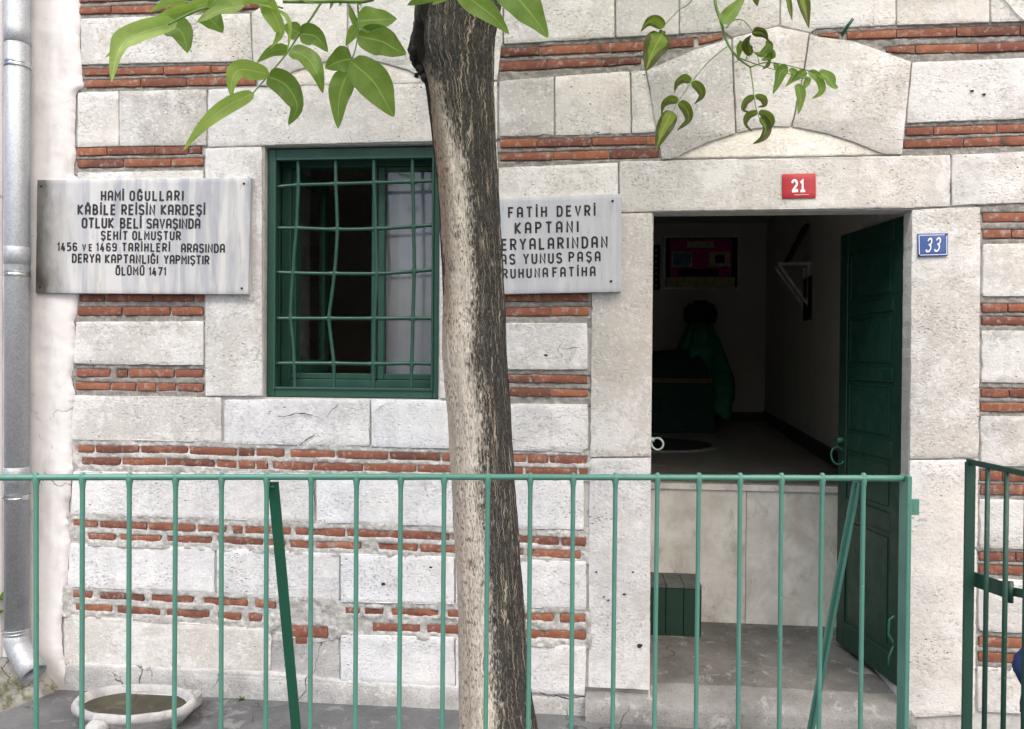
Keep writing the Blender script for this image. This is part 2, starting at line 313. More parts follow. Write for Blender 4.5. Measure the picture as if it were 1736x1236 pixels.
MT = dict(
    stone=mat_stone('limestone', (.62, .605, .585), (.75, .74, .72)),
    warm=mat_stone('cream_grey_limestone', (.63, .605, .57), (.76, .74, .705), warmth=.6),
    pitted=mat_stone('pitted_limestone', (.52, .505, .485), (.66, .645, .62), pits=1.25, speck=(.15, .14, .13)),
    lunette=mat_stone('cream_limestone', (.70, .65, .56), (.80, .78, .73), speck=(.46, .38, .28), pits=.45, warmth=.5),
    greystone=mat_stone('grey_limestone', (.44, .43, .412), (.58, .565, .545), pits=1.1),
    wash=mat_stone('whitewashed_limestone', (.64, .65, .675), (.77, .78, .80), speck=(.24, .24, .25), warmth=.12),
    yellow=mat_stone('yellowed_limestone', (.66, .615, .53), (.78, .775, .77), speck=(.3, .27, .22), warmth=.8),
    brick=mat_brick(),
    mortar=mat_mortar('mortar', (.19, .18, .165), (.32, .305, .285)),
    joint=mat_mortar('joint_mortar', (.42, .41, .395), (.60, .59, .575), .5),
    mortarw=mat_mortar('smeared_mortar', (.31, .30, .285), (.54, .53, .515), .8),
    plaster=mat_plaster(),
    cement=mat_cement('cement_render', (.33, .325, .32), (.55, .545, .535), (.68, .66, .63), bumpd=.012),
    pave=mat_cement('pavement', (.085, .087, .092), (.15, .152, .157), (.24, .235, .23)),
    steps=mat_cement('worn_step_stone', (.17, .168, .163), (.30, .295, .287), (.42, .41, .40), bumpd=.012),
    landing=mat_cement('landing_concrete', (.105, .103, .098), (.20, .196, .186), (.33, .32, .305)),
    mossy=mat_cement('mossy_concrete', (.16, .155, .13), (.27, .26, .24), (.36, .35, .33), moss=.9, bumpd=.012),
    plaque=mat_plaque('streaked_marble', True, False), plaque2=mat_plaque('blue_grey_marble', False, True),
    ink=mat_plain('black_letter_paint', (.018, .018, .020), .6, var=.5, scale=60),
    galv=mat_galv(),
    dgreen=mat_paint('window_green_paint', (.014, .066, .046), (.024, .088, .062), wear=(.010, .04, .028), chips=(.10, .17, .145)),
    door=mat_paint('door_green_paint', (.006, .032, .021), (.009, .042, .028), wear=(.005, .02, .014), rough=.4, chips=(.03, .08, .06)),
    rail=mat_paint('railing_green_paint', (.060, .190, .145), (.105, .275, .220), wear=(.035, .11, .085), rough=.38, wearamt=.5, chips=(.20, .42, .34)),
    gatep=mat_paint('shaded_gate_paint', (.010, .052, .034), (.016, .066, .045), wear=(.01, .04, .03), rough=.42, chips=(.07, .16, .12)),  # darker than the railing green: the gate's shade is put into this colour
    brace=mat_paint('dark_railing_paint', (.012, .095, .054), (.018, .118, .070), wear=(.012, .08, .05), rough=.4, chips=(.10, .27, .19)),
    bark=mat_bark(), burnt=mat_plain('burnt_wood', (.018, .0155, .013), .85, var=.7, scale=60, bump=.8),
    leaf=mat_leaf('leaf', (.10, .21, .04), (.27, .42, .10), trans=.55),
    leafy=mat_leaf('young_leaf', (.42, .60, .14), (.54, .72, .24), trans=.6),
    leafb=mat_leaf('withered_leaf', (.085, .185, .028), (.135, .235, .035), brown=2.1),
    leafyb=mat_leaf('yellowing_leaf', (.20, .30, .045), (.27, .36, .06), brown=.9),
    stem=mat_plain('stem', (.16, .26, .07), .6, var=.3), twig=mat_plain('twig_bark', (.09, .12, .05), .8),
    glass=mat_glass(),
    curtain=mat_plain('grey_curtain', (.62, .62, .70), .9, var=.06, scale=12),
    room=mat_plain('room_plaster', (.66, .63, .585), .9, var=.06, scale=4),
    tile=mat_marble('floor_marble', (.38, .34, .285), (.48, .44, .38), (.30, .27, .22), 3., .3),
    riser=mat_marble('riser_marble', (.54, .515, .45), (.80, .78, .73), (.36, .34, .30), 5.5, .35),
    skirt=mat_plain('dark_skirting', (.05, .05, .052), .5), black=mat_plain('black_cloth', (.012, .012, .013), .9),
    green=mat_plain('green_cloth', (.008, .19, .095), .55, var=.4, scale=10), dkgreen=mat_plain('dark_green_cloth', (.008, .050, .030), .8),
    gold=mat_plain('gold_trim', (.16, .11, .035), .7, .1), white=mat_plain('white_enamel', (.82, .82, .82), .4, var=.04),
    red=mat_plain('red_enamel', (.42, .022, .030), .38, var=.12, scale=30), blue=mat_plain('blue_enamel', (.045, .095, .30), .3, var=.12, scale=30),
    chrome=mat_plain('bare_metal', (.55, .56, .57), .3, 1.), dark=mat_plain('dark_hole', (.03, .028, .025), .9),
    ringp=mat_plain('grey_green_ring_paint', (.36, .46, .42), .4), silver=mat_plain('silver_frame', (.70, .71, .74), .4, .3),
    magenta=mat_plain('magenta_board', (.50, .025, .21), .7), photo=mat_plain('blue_print', (.08, .22, .40), .5, var=.8, scale=40),
    beige=mat_plain('beige_print', (.55, .50, .30), .7), woodw=mat_plain('white_painted_wood', (.55, .54, .52), .6),
    bench=mat_paint('crate_green_paint', (.004, .026, .016), (.008, .038, .023), wear=(.02, .03, .026), rough=.5),
    benchlid=mat_plain('worn_crate_top', (.075, .085, .080), .6, var=.4, scale=18),
    basin=mat_marble('worn_white_marble', (.28, .278, .275), (.50, .495, .485), (.13, .125, .12), 11, .6),
    silt=mat_cement('basin_silt', (.035, .032, .022), (.075, .068, .045), (.12, .11, .08)),
    rug=mat_plain('dark_rug', (.035, .033, .03), .95, var=.4), rugb=mat_plain('pale_rug_border', (.34, .33, .31), .95),
    bluec=mat_plain('blue_fabric', (.022, .045, .16), .8, var=.35, scale=12), redc=mat_plain('red_fabric', (.45, .05, .035), .8),
    wire=mat_plain('white_cable', (.62, .61, .58), .5), weed=mat_leaf('weed', (.06, .13, .02), (.1, .2, .03)),
)

# ------------------------------------------------------------------ object helpers
def link(name, me, parent=None, label=None, cat=None, group=None, kind=None):
    o = bpy.data.objects.new(name, me); COL.objects.link(o)
    if parent is not None:
        o.parent = parent; o.matrix_parent_inverse = parent.matrix_basis.inverted()
    for k, v in (('label', label), ('category', cat), ('group', group), ('kind', kind)):
        if v: o[k] = v
    return o
def mk(name, vs, fs, mat, parent=None, smooth=False, uv=None, **kw):
    vs = np.asarray(vs, float); c = vs.mean(0)
    me = bpy.data.meshes.new(name); me.from_pydata((vs-c).tolist(), [], [list(map(int, f)) for f in fs]); me.update()
    if mat: me.materials.append(MT[mat])
    if smooth: me.polygons.foreach_set('use_smooth', [True]*len(me.polygons))
    if uv is not None:
        l = me.uv_layers.new(name='UVMap'); idx = np.zeros(len(me.loops), int); me.loops.foreach_get('vertex_index', idx)
        l.data.foreach_set('uv', np.asarray(uv, float)[idx].ravel())
    bm = bmesh.new(); bm.from_mesh(me); bmesh.ops.recalc_face_normals(bm, faces=bm.faces) if len(me.polygons) < 4000 and uv is None else None
    bm.to_mesh(me); bm.free()
    o = link(name, me, parent, **kw)
    o.location = c.tolist()
    return o
def empty(name, loc, label, cat, group=None):
    o = link(name, None, None, label, cat, group); o.location = tuple(map(float, loc)); o.empty_display_size = .1
    return o
class MB:
    def __init__(s): s.v = []; s.f = []
    def add(s, v, f):
        n = len(s.v); s.v += [tuple(map(float, q)) for q in v]; s.f += [[i+n for i in q] for q in f]; return s
    def box(s, a, b, bev=0.):
        (x0, y0, z0), (x1, y1, z1) = a, b
        x0, x1 = sorted((x0, x1)); y0, y1 = sorted((y0, y1)); z0, z1 = sorted((z0, z1))
        if not bev:
            return s.add([(x, y, z) for z in (z0, z1) for y in (y0, y1) for x in (x0, x1)],
                         [(0, 2, 3, 1), (4, 5, 7, 6), (0, 1, 5, 4), (2, 6, 7, 3), (0, 4, 6, 2), (1, 3, 7, 5)])
        b_ = bmesh.new(); bmesh.ops.create_cube(b_, size=1)
        for v in b_.verts: v.co = Vector(((x0+x1)/2+v.co.x*(x1-x0), (y0+y1)/2+v.co.y*(y1-y0), (z0+z1)/2+v.co.z*(z1-z0)))
        bmesh.ops.bevel(b_, geom=b_.edges[:], offset=bev, segments=1, affect='EDGES')
        b_.verts.index_update(); s.add([v.co[:] for v in b_.verts], [[v.index for v in f.verts] for f in b_.faces]); b_.free(); return s
    def bar(s, p, q, w, d, side=(1, 0, 0), bev=0.):          # rectangular bar from p to q, w along side, d across
        p = Vector(p); q = Vector(q); ax = (q-p); L = ax.length; ax.normalize(); sd_ = Vector(side); sd_ = (sd_-ax*sd_.dot(ax)).normalized(); t_ = ax.cross(sd_)
        m = MB().box((-w/2, -d/2, 0), (w/2, d/2, L), bev)
        return s.add([p+sd_*v[0]+t_*v[1]+ax*v[2] for v in m.v], m.f)
    def tube(s, pts, r, n=10, cap=True):
        pts = [Vector(tuple(map(float, p))) for p in pts]; R = r if hasattr(r, '__len__') else [r]*len(pts)
        prev = None; rings = []
        for i, p in enumerate(pts):
            a = (pts[min(i+1, len(pts)-1)]-pts[max(i-1, 0)]).normalized()
            if prev is None: e = a.orthogonal().normalized()
            else: e = (prev-a*prev.dot(a)).normalized()
            prev = e; g = a.cross(e)
            rings.append([p+(e*math.cos(2*math.pi*k/n)+g*math.sin(2*math.pi*k/n))*R[i] for k in range(n)])
        v = [x for q in rings for x in q]; f = []
        for i in range(len(pts)-1):
            for k in range(n): f.append((i*n+k, i*n+(k+1) % n, (i+1)*n+(k+1) % n, (i+1)*n+k))
        if cap: f.append(tuple(range(n))[::-1]); f.append(tuple(range((len(pts)-1)*n, len(pts)*n)))
        return s.add(v, f)
    def lathe(s, c, prof, n=32, sx=1., sy=1.):
        v = []; f = []; m = len(prof)
        for r_, z in prof:
            for k in range(n): v.append((c[0]+r_*sx*math.cos(2*math.pi*k/n), c[1]+r_*sy*math.sin(2*math.pi*k/n), c[2]+z))
        for i in range(m-1):
            for k in range(n): f.append((i*n+k, i*n+(k+1) % n, (i+1)*n+(k+1) % n, (i+1)*n+k))
        return s.add(v, f)
    def torus(s, c, R, r, ax=(0, 1, 0), n=20, m=8, sq=1.):
        ax = Vector(ax).normalized(); e = Vector((0, 0, 1)) if abs(ax.z) < .9 else Vector((1, 0, 0)); e = (e-ax*e.dot(ax)).normalized(); g = ax.cross(e)
        v = []; f = []
        for i in range(n):
            a = 2*math.pi*i/n; d = e*math.cos(a)*sq+g*math.sin(a); dn = e*math.cos(a)+g*math.sin(a)
            for k in range(m):
                b = 2*math.pi*k/m; v.append(Vector(c)+d*R+dn*r*math.cos(b)+ax*r*math.sin(b))
        for i in range(n):
            for k in range(m): f.append((i*m+k, i*m+(k+1) % m, ((i+1) % n)*m+(k+1) % m, ((i+1) % n)*m+k))
        return s.add(v, f)
    def build(s, name, mat, parent=None, smooth=False, **kw): return mk(name, s.v, s.f, mat, parent, smooth, **kw)
def smooth_by_angle(o, a=40):
    me = o.data
    me.polygons.foreach_set('use_smooth', [True]*len(me.polygons))
    bm = bmesh.new(); bm.from_mesh(me)
    for e in bm.edges:
        e.smooth = not (len(e.link_faces) == 2 and e.calc_face_angle() > math.radians(a))
    bm.to_mesh(me); bm.free(); return o

# ------------------------------------------------------------------ slabs cut to an outline and set in the wall
def slab(name, pix, mat, parent, Y=0., thick=.09, gap=.0005, bev=.0020, jit=.0018, step=.022, flat=False, **kw):
    pw = np.array([P(x, y, Y)[[0, 2]] for x, y in pix])
    # resample
    out = []; n = len(pw)
    for i in range(n):
        a, b = pw[i], pw[(i+1) % n]; k = max(1, int(np.linalg.norm(b-a)/step))
        for j in range(k): out.append(a+(b-a)*j/k)
    pw = np.array(out); n = len(pw)
    A = .5*np.sum(pw[:, 0]*np.roll(pw[:, 1], -1)-np.roll(pw[:, 0], -1)*pw[:, 1])
    if A < 0: pw = pw[::-1]
    t = np.roll(pw, -1, 0)-np.roll(pw, 1, 0); t /= np.linalg.norm(t, axis=1)[:, None]+1e-9
    nrm = np.stack([-t[:, 1], t[:, 0]], 1)                       # inward
    e1 = pw-np.roll(pw, 1, 0); e2 = np.roll(pw, -1, 0)-pw
    e1 /= np.linalg.norm(e1, axis=1)[:, None]+1e-9; e2 /= np.linalg.norm(e2, axis=1)[:, None]+1e-9
    cornery = 1-np.clip((e1*e2).sum(1), -1, 1)
    k = 1/np.sqrt(np.clip((1+(e1*e2).sum(1))/2, .3, 1))
    sd_ = random.randrange(1000)
    j = (vn(pw[:, 0]*23, pw[:, 1]*23, sd_)-.5)*2*jit+(vn(pw[:, 0]*90, pw[:, 1]*90, sd_+5)-.5)*jit*1.6+np.clip(vn(pw[:, 0]*31, pw[:, 1]*31, sd_+15)-.78, 0, 1)*jit*14
    off = gap+np.abs(j)+np.clip(cornery, 0, 1)*bev*.5
    o1 = pw+nrm*(off*k)[:, None]; o2 = pw+nrm*((off+bev*(.7+.6*rng.random(n)))*k)[:, None]
    o15 = pw+nrm*((off+bev*.25)*k)[:, None]
    yj = (vn(pw[:, 0]*15, pw[:, 1]*15, sd_+9)-.5)*(0 if flat else .003)
    v = [(x, Y+thick, z) for x, z in o1]+[(x, Y+bev*1.1, z) for x, z in o1]+[(x, Y+bev*.35+q, z) for (x, z), q in zip(o15, yj)]+[(x, Y+q, z) for (x, z), q in zip(o2, yj)]
    f = []
    for r_ in range(3):
        for i in range(n): f.append((r_*n+i, r_*n+(i+1) % n, (r_+1)*n+(i+1) % n, (r_+1)*n+i))
    tri = geometry.tessellate_polygon([[Vector((x, z, 0)) for x, z in o2]])
    f += [(3*n+a, 3*n+b, 3*n+c) for a, b, c in tri]
    return smooth_by_angle(mk(name, v, f, mat, parent, **kw), 50)

# ================================================================== SETTING
GZ = -.04
g = MB(); S = 260
gx = np.concatenate([[-600, -60, -12], np.arange(-5, 5.01, .25), [12, 60, 600]]); gy = np.concatenate([[-600, -60, -12], np.arange(-5, .61, .25), [8, 60, 600]])
vv = [(x, y, GZ+(.010*(float(fbm(x*1.3, y*1.3, 3))-.5) if abs(x) < 5.1 and abs(y) < 5.1 else 0)) for y in gy for x in gx]
nx = len(gx); ff = [(j*nx+i, j*nx+i+1, (j+1)*nx+i+1, (j+1)*nx+i) for j in range(len(gy)-1) for i in range(nx-1)]
mk('pavement', vv, ff, 'pave', smooth=True, label='dark grey concrete pavement in front of the tomb wall', kind='structure')

B = empty('tomb_building', (0, .3, GZ), 'stone and brick banded tomb building with green door and barred window', 'building')

# ---- core of the walls, cut out round the door and the window
DX0, DX1, DZ1 = P(1105, 700)[0], P(1543, 700)[0], P(1320, 357)[2]
WX0, WX1, WZ0, WZ1 = P(446, 460)[0], P(744, 460)[0], P(600, 676)[2], P(600, 244)[2]
TOPZ = 4.6; RX = 3.6; LX = -3.4; WD = .58
c = MB()
Y0 = .0125
for a, b in (((LX, Y0, GZ-.2), (WX0, WD, TOPZ)), ((WX1, Y0, GZ-.2), (DX0, WD, TOPZ)), ((DX1, Y0, GZ-.2), (RX, WD, TOPZ)),
             ((WX0, Y0, GZ-.2), (WX1, WD, WZ0)), ((WX0, Y0, WZ1), (WX1, .16, TOPZ)), ((WX0, .16, WZ1+.3), (WX1, WD, TOPZ)), ((DX0, Y0, DZ1), (DX1, .11, TOPZ)), ((DX0, .11, DZ1+.45), (DX1, WD, TOPZ))):
    c.box(a, b)
c.build('wall_core', 'joint', B)

# ---- mortar beds and bricks
def curve(pts): 
    xs = [p[0] for p in pts]
    return lambda x, k=1: np.interp(x, xs, [p[k] for p in pts])
BR = []
def band(top, bot, rows, wear=.0, mat='mortar', gapj=1.6, extra=()):
    """one bed of mortar with its courses of thin bricks; rows: (pts (x,top,bottom), joints)"""
    x0, x1 = top[0][0], top[-1][0]; ct, cb = curve(top), curve(bot)
    rects = []
    for pts, js in rows:
        cv = curve(pts); e = [pts[0][0]]+[j for j in js]+[pts[-1][0]]
        for a, b in zip(e[:-1], e[1:]):
            if isinstance(a, tuple): a = a[1]
            if isinstance(b, tuple): b = b[0]
            if a is None or b is None: continue
            gj = gapj if wear >= .3 else .45; ga = gj*(.4+random.random()*(.5+wear*.6)); gb = gj*(.4+random.random()*(.5+wear*.6))
            a2, b2 = a+ga, b-gb
            if b2-a2 < 5: continue
            rects.append((a2, b2, cv))
    for q in extra: rects.append(q)
    # bricks
    for a, b, cv in rects:
        k = max(1, int((b-a)/26)); xs = np.linspace(a, b, k+1)
        dt = (random.random()-.5)*1.2; db = (random.random()-.5)*1.2
        dt -= wear*1.3; db += wear*1.3
        poly = [(x, float(cv(x, 1))+dt) for x in xs]+[(x, float(cv(x, 2))+db) for x in xs[::-1]]
        slab('brick', poly, 'brick', B, Y=random.uniform(-.0010, .0035)+wear*.001, thick=.05, gap=.0003, bev=.0018, jit=.0012+wear*.0016, step=.022)
    # mortar sheet
    xs = np.arange(x0-6, x1+6.1, 2.4); rowsn = 26
    X, T = np.meshgrid(xs, np.linspace(-.09, 1.09, rowsn)); Yp = ct(X)+(cb(X)-ct(X))*T
    W_ = np.array([P(x, y) for x, y in zip(X.ravel(), Yp.ravel())]); wx, wz = W_[:, 0], W_[:, 2]
    px, py = X.ravel(), Yp.ravel()
    ins = np.full(px.shape, -1e3)
    for a, b, cv in rects:
        g_ = 0 if wear >= .3 else 5
        d = np.minimum(np.minimum(px-a+g_, b-px+g_), np.minimum(py-cv(px, 1), cv(px, 2)-py)); ins = np.maximum(ins, d)
    dep = .0060-wear*.0034+(fbm(wx*38, wz*38, 11)-.5)*.010+(fbm(wx*120, wz*120, 4, 3)-.5)*.005+(fbm(wx*7, wz*7, 21)-.5)*.008
    dep -= wear*.007*np.clip((fbm(wx*13, wz*19, 8)-.47)*5, 0, 1)
    dep += np.clip(ins+.8, 0, 9)*(.0075-wear*.0035)
    # keep the mortar face within a shallow range of depth
    y_ = np.clip(dep, -.007, .03)
    n = len(xs); f = [(j*n+i, j*n+i+1, (j+1)*n+i+1, (j+1)*n+i) for j in range(rowsn-1) for i in range(n-1)]
    o = mk('mortar_bed', np.stack([wx, y_, wz], 1), f, mat, B, smooth=True)
    return o

# left part, above the plaque
band([(133, -28), (440, -42)], [(133, 31), (430, 20), (440, 19)], [([(133, -9, 3), (300, -14, -1), (440, -21, -7)], [180, 270, 350]), ([(133, 12, 24), (300, 7, 20), (440, 0, 14)], [188, 262, 352])])
band([(138, 111), (436, 106)], [(138, 152), (436, 148)], [([(140, 116, 128.5), (277, 113, 126), (355, 111, 123.5), (433, 110, 121)], [277, 357, 399]), ([(143, 135, 148), (434, 130, 144)], [238, 317, 390])])
band([(128, 249), (346, 247)], [(128, 292), (346, 288)], [([(130, 251, 264), (342, 247, 260)], [181, 262, 320]), ([(130, 270.5, 284), (345, 267.5, 281)], [209, 290])])
band([(126, 492), (347, 492)], [(126, 544), (347, 543)], [([(133, 500, 511), (346, 499, 511)], [178, 260, 331]), ([(130, 521, 534), (346, 521, 534)], [207, 289])], .35)
band([(122, 619), (346, 621)], [(120, 669), (346, 672)], [([(129, 626, 639), (345, 627, 639)], [(187, 195), 217, 296]), ([(126, 648, 660), (345, 651, 663)], [187, 231, 265, 299])], .3)
# long courses below the window
band([(120, 746), (380, 752), (600, 757), (760, 761), (870, 765), (997, 768)], [(120, 797), (400, 800), (760, 806), (997, 812)],
     [([(130, 756, 766), (300, 757, 768), (370, 760, 772), (480, 763, 774), (600, 766, 777), (745, 769, 781), (870, 771, 783), (996, 774, 786)], [160, 237, 319, 402, 432, (482, 491), 570, 658, 747, 812, 893, 930]),
      ([(136, 776, 787), (300, 778, 789), (450, 783, 795), (530, 785, 796), (700, 788, 800), (870, 792, 804), (996, 795, 806)], [205, 281, 365, 402, 433, (455, 461), 531, 615, 706, 795, 888, 980])], .7, 'mortarw', 1.5)
band([(115, 873), (300, 880), (530, 886), (760, 893), (997, 899)], [(115, 920), (300, 926), (530, 936), (760, 944), (997, 952)],
     [([(122, 881, 890), (170, 884, 893.5), (280, 888, 899), (375, 892, 902), (430, 893, 904), (520, 896, 907), (600, 898, 910), (750, 904, 915), (870, 908, 920), (994, 913, 925)], [167, 249, 333, (384, 393), 413, (494, 499), 586, 680, 765, 858, 950]),
      ([(147, 904, 914), (250, 908, 917), (380, 911, 921), (520, 918, 929), (620, 920, 931), (750, 925, 936), (880, 930, 942), (985, 935, 947)], [(197, 201), (275, 281), (361, 366), 447, (485, 490), 533, (614, 639), 710, 800, 891])], .85, 'mortarw', 1.7)
lowc = curve([(488, 1062, 1078), (557, 1063, 1081)]); low2 = curve([(500, 1079, 1091), (522, 1080, 1092)])
band([(112, 996), (300, 1004), (450, 1014), (600, 1024), (760, 1026), (997, 1036)], [(112, 1041), (300, 1053), (450, 1066), (530, 1084), (600, 1076), (760, 1080), (997, 1096)],
     [([(122, 1002, 1012), (157, 1004, 1014), (245, 1008, 1019), (330, 1012, 1023), (385, 1014, 1026), (470, 1021, 1032), (590, 1031, 1040), (650, 1032, 1042), (745, 1034, 1045), (890, 1040, 1053), (995, 1043, 1055)], [(157, 167), (246, 253), (331, 343), (421, 430), (469, 583), (612, 617), (651, 662), (746, 757), 850, (940, 948)]),
      ([(125, 1024, 1034), (190, 1027, 1038), (270, 1033, 1043), (355, 1036, 1047), (390, 1040, 1051), (446, 1042, 1052), (628, 1057, 1069), (710, 1060, 1071), (760, 1061, 1073), (900, 1069, 1082), (995, 1071, 1084)], [(191, 197), (273, 279), (356, 368), (411, 420), (446, 629), (713, 722), 800, 884])], 1., 'mortarw', 1.7, extra=[(489, 556, lowc), (500, 522, low2)])
# between the tree and the door
band([(842, 76), (1228, 54)], [(842, 136), (950, 128), (1095, 118), (1180, 82), (1228, 68)], [([(842, 82, 97), (1000, 75, 90), (1100, 70, 84), (1180, 63, 77), (1227, 58, 65)], [916, 1035, 1098, (1177, 1184)]), ([(842, 105, 120.5), (930, 102, 117), (1020, 99, 112), (1088, 96, 107)], [928, 1020])])
band([(845, 232), (1118, 225)], [(845, 282), (1118, 273)], [([(847, 236, 250), (1000, 234, 247), (1112, 231, 245)], [910, 1003, 1095]), ([(847, 260, 272), (1000, 255, 270), (1118, 252, 267)], [937, 1032])])
band([(852, 488), (1001, 488)], [(852, 547), (1001, 547)], [([(854, 498, 511), (999, 498, 511)], [935]), ([(854, 522, 536), (999, 521, 535)], [934])])
band([(857, 627), (998, 628)], [(857, 680), (998, 684)], [([(859, 635, 648), (997, 637, 649.5)], [904]), ([(859, 658, 671), (997, 661, 673)], [933])], .1)
# right of the door
band([(1385, 51), (1500, 44), (1736, 37), (2050, 28)], [(1385, 62), (1450, 70), (1545, 104), (1736, 97), (2050, 84)],
     [([(1388, 58, 61), (1436, 53, 66), (1520, 50, 64), (1620, 46, 62), (1736, 43, 59), (2046, 32, 48)], [(1424, 1436), 1520, 1622, 1730, 1830, 1930]), ([(1503, 80, 87), (1552, 76, 90), (1660, 74, 88), (1736, 71, 85), (2046, 60, 75)], [1552, 1658, 1760, 1860, 1960])])
band([(1530, 210), (1736, 202), (2050, 190)], [(1528, 261), (1736, 254), (2050, 245)], [([(1536, 216, 230), (1736, 210, 224), (2046, 200, 214)], [1583, 1690, 1790, 1890, 1980]), ([(1532, 238, 251), (1736, 231, 246), (2046, 220, 235)], [1633, 1745, 1850, 1950])])
RB = [(347, 413, (361, 376), (390, 404), -.01, 1742, 1715, .0), (503, 560, (515, 529), (537, 551), 0, 1709, 1760, .1), (649, 705, (659, 673), (683, 697), .01, 1711, 1775, 0), (790, 846, (798, 815), (822, 838), .022, 1700, 1752, .2), (930, 981, (936, 951), (958, 973), .032, 1722, 1768, .2), (1071, 1130, (1080, 1096), (1106, 1122), .042, 1703, 1750, .3)]
for i, (t0, b0, r1, r2, sl, j1, j2, we) in enumerate(RB):
    xl = 1666-i*1.6; k = sl*(2050-xl)
    band([(xl-2, t0), (2050, t0+k)], [(xl-2, b0), (2050, b0+k)], [([(xl, *r1), (2046, r1[0]+k, r1[1]+k)], [j1, j1+94, j1+190]), ([(xl, *r2), (2046, r2[0]+k, r2[1]+k)], [j2, j2+90, j2+188])], we)

# ---- stone blocks
def st(pix, mat='stone', name='stone_block', Y=None, **kw):
    return slab(name, pix, mat, B, Y=random.uniform(-.003, .002) if Y is None else Y, **kw)
st([(120, -115), (440, -130), (440, -43), (120, -29)])
st([(136, 31), (424, 22), (428, 104), (137, 110)], 'pitted')
st([(131, 156), (201, 154), (201, 248), (131, 250)]); st([(202, 154), (350, 151), (350, 247), (202, 248)], 'pitted')
st([(352, 151), (437, 147), (843, 137), (843, 237), (352, 249)], name='window_lintel')
archw = [(452, 146), (460, 138), (500, 120), (540, 107), (589, 98), (640, 104), (690, 118), (718, 134), (726, 140)]
st([(437, 147)]+archw[:4]+[(588, 98), (588, -52), (560, -48), (426, 20), (428, 103)], name='arch_stone', Y=-.006)
st([(590, 98)]+archw[5:]+[(843, 136), (850, 78), (852, 77), (852, -60), (590, -52)], name='arch_stone', Y=-.006)
st(archw, 'lunette', 'arch_infill', Y=.001, gap=-.002, bev=.002)
st([(854, -66), (1042, -74), (1042, 64), (854, 75)]); st([(1044, -74), (1151, -78), (1151, 58), (1044, 64)])
st([(1153, -78), (1322, -84), (1322, 43), (1240, 63), (1228, 54), (1153, 57)], 'warm'); st([(1324, -84), (1519, -90), (1519, 43), (1385, 49), (1374, 55), (1324, 43)], 'warm')
st([(1521, -90), (1678, -96), (1678, 38), (1521, 43)], 'warm'); st([(1680, -96), (1860, -102), (1860, 33), (1680, 38)], 'warm'); st([(1862, -102), (2050, -108), (2050, 28), (1862, 33)], 'warm')
st([(846, 137), (939, 129), (939, 230), (846, 232)], 'greystone'); st([(941, 129), (1068, 120), (1070, 227), (941, 230)], 'warm'); st([(1070, 120), (1094, 119), (1118, 224), (1071, 227)], 'warm')
arch = [(1145, 268), (1170, 255), (1200, 242), (1248, 226), (1280, 218), (1315, 214), (1350, 216), (1400, 226), (1450, 242), (1490, 258), (1500, 262)]
st([(1096, 119), (1180, 83), (1228, 68), (1240, 64), (1247, 226)]+arch[2::-1]+[(1122, 271)], 'greystone', 'arch_stone', Y=-.008)
st([(1242, 63), (1318, 44), (1372, 56), (1362, 120), (1356, 150), (1345, 200), (1340, 215), (1315, 214), (1280, 218), (1249, 226)], mat='warm', name='arch_stone', Y=-.006)
st([(1374, 56), (1390, 62), (1450, 70), (1545, 104), (1530, 262)]+arch[:6:-1]+[(1350, 216), (1342, 215), (1347, 200), (1358, 150), (1364, 120)], mat='warm', name='arch_stone', Y=-.006)
st(arch, 'lunette', 'arch_infill', Y=.001, gap=-.002, bev=.002)
st([(1547, 105), (1788, 96), (1788, 200), (1537, 209)], 'pitted'); st([(1790, 96), (2050, 86), (2050, 188), (1790, 200)], 'warm')
st([(845, 284), (1048, 275), (1048, 352), (845, 360)], 'warm'); st([(845, 362), (1003, 362), (1003, 487), (852, 487)], 'warm')
st([(1050, 273), (1612, 262), (1612, 350), (1546, 353), (1105, 358.5), (1050, 361)], mat='warm', name='door_lintel', thick=.11, Y=-.002)
st([(1614, 262), (1830, 252), (1830, 341), (1614, 349)], 'warm'); st([(1832, 252), (2050, 245), (2050, 335), (1832, 341)], 'warm')
st([(1005, 363), (1106, 360), (1104.5, 774), (1000, 776)], 'warm', name='door_jamb', thick=.11); st([(999, 777), (1104, 776), (1102, 1190), (997, 1188)], 'wash', 'door_jamb', thick=.11)
st([(1546, 355), (1663, 350), (1660, 777), (1542, 779)], 'warm', name='door_jamb', thick=.085); st([(1542, 780), (1660, 779), (1653, 1212), (1537, 1218)], 'warm', name='door_jamb', thick=.085)
for i in range(6):
    ys = [(413, 503), (560, 649), (705, 790), (846, 930), (981, 1071), (1130, 1207)][i]; sa = [-.01, 0, .01, .022, .032, .042][i]; sb = [0, .01, .022, .032, .042, .05][i]; xl = 1666-i*1.8
    xm = [1850, 1790, 1880, 1800, 1860, 1810][i]
    st([(xl, ys[0]), (xm-1, ys[0]+sa*(xm-xl)), (xm-1, ys[1]+sb*(xm-xl)), (xl, ys[1])], 'greystone' if i in (1, 2) else 'warm')
    st([(xm+1, ys[0]+sa*(xm-xl)), (2050, ys[0]+sa*(2050-xl)), (2050, ys[1]+sb*(2050-xl)), (xm+1, ys[1]+sb*(xm-xl))], 'warm')
st([(131, 292), (345, 288), (345, 491), (128, 491)]); st([(128, 545), (345, 544), (345, 620), (124, 618)], 'pitted')
st([(124, 670), (375, 673), (375, 751), (120, 746)])
st([(856, 547), (996, 547), (997, 627), (858, 627)], 'wash')
st([(347.5, 251), (444, 248), (445, 672), (347.5, 672)], name='window_jamb', thick=.075); st([(745, 243), (843, 240), (855, 676), (745, 676)], name='window_jamb', thick=.075)
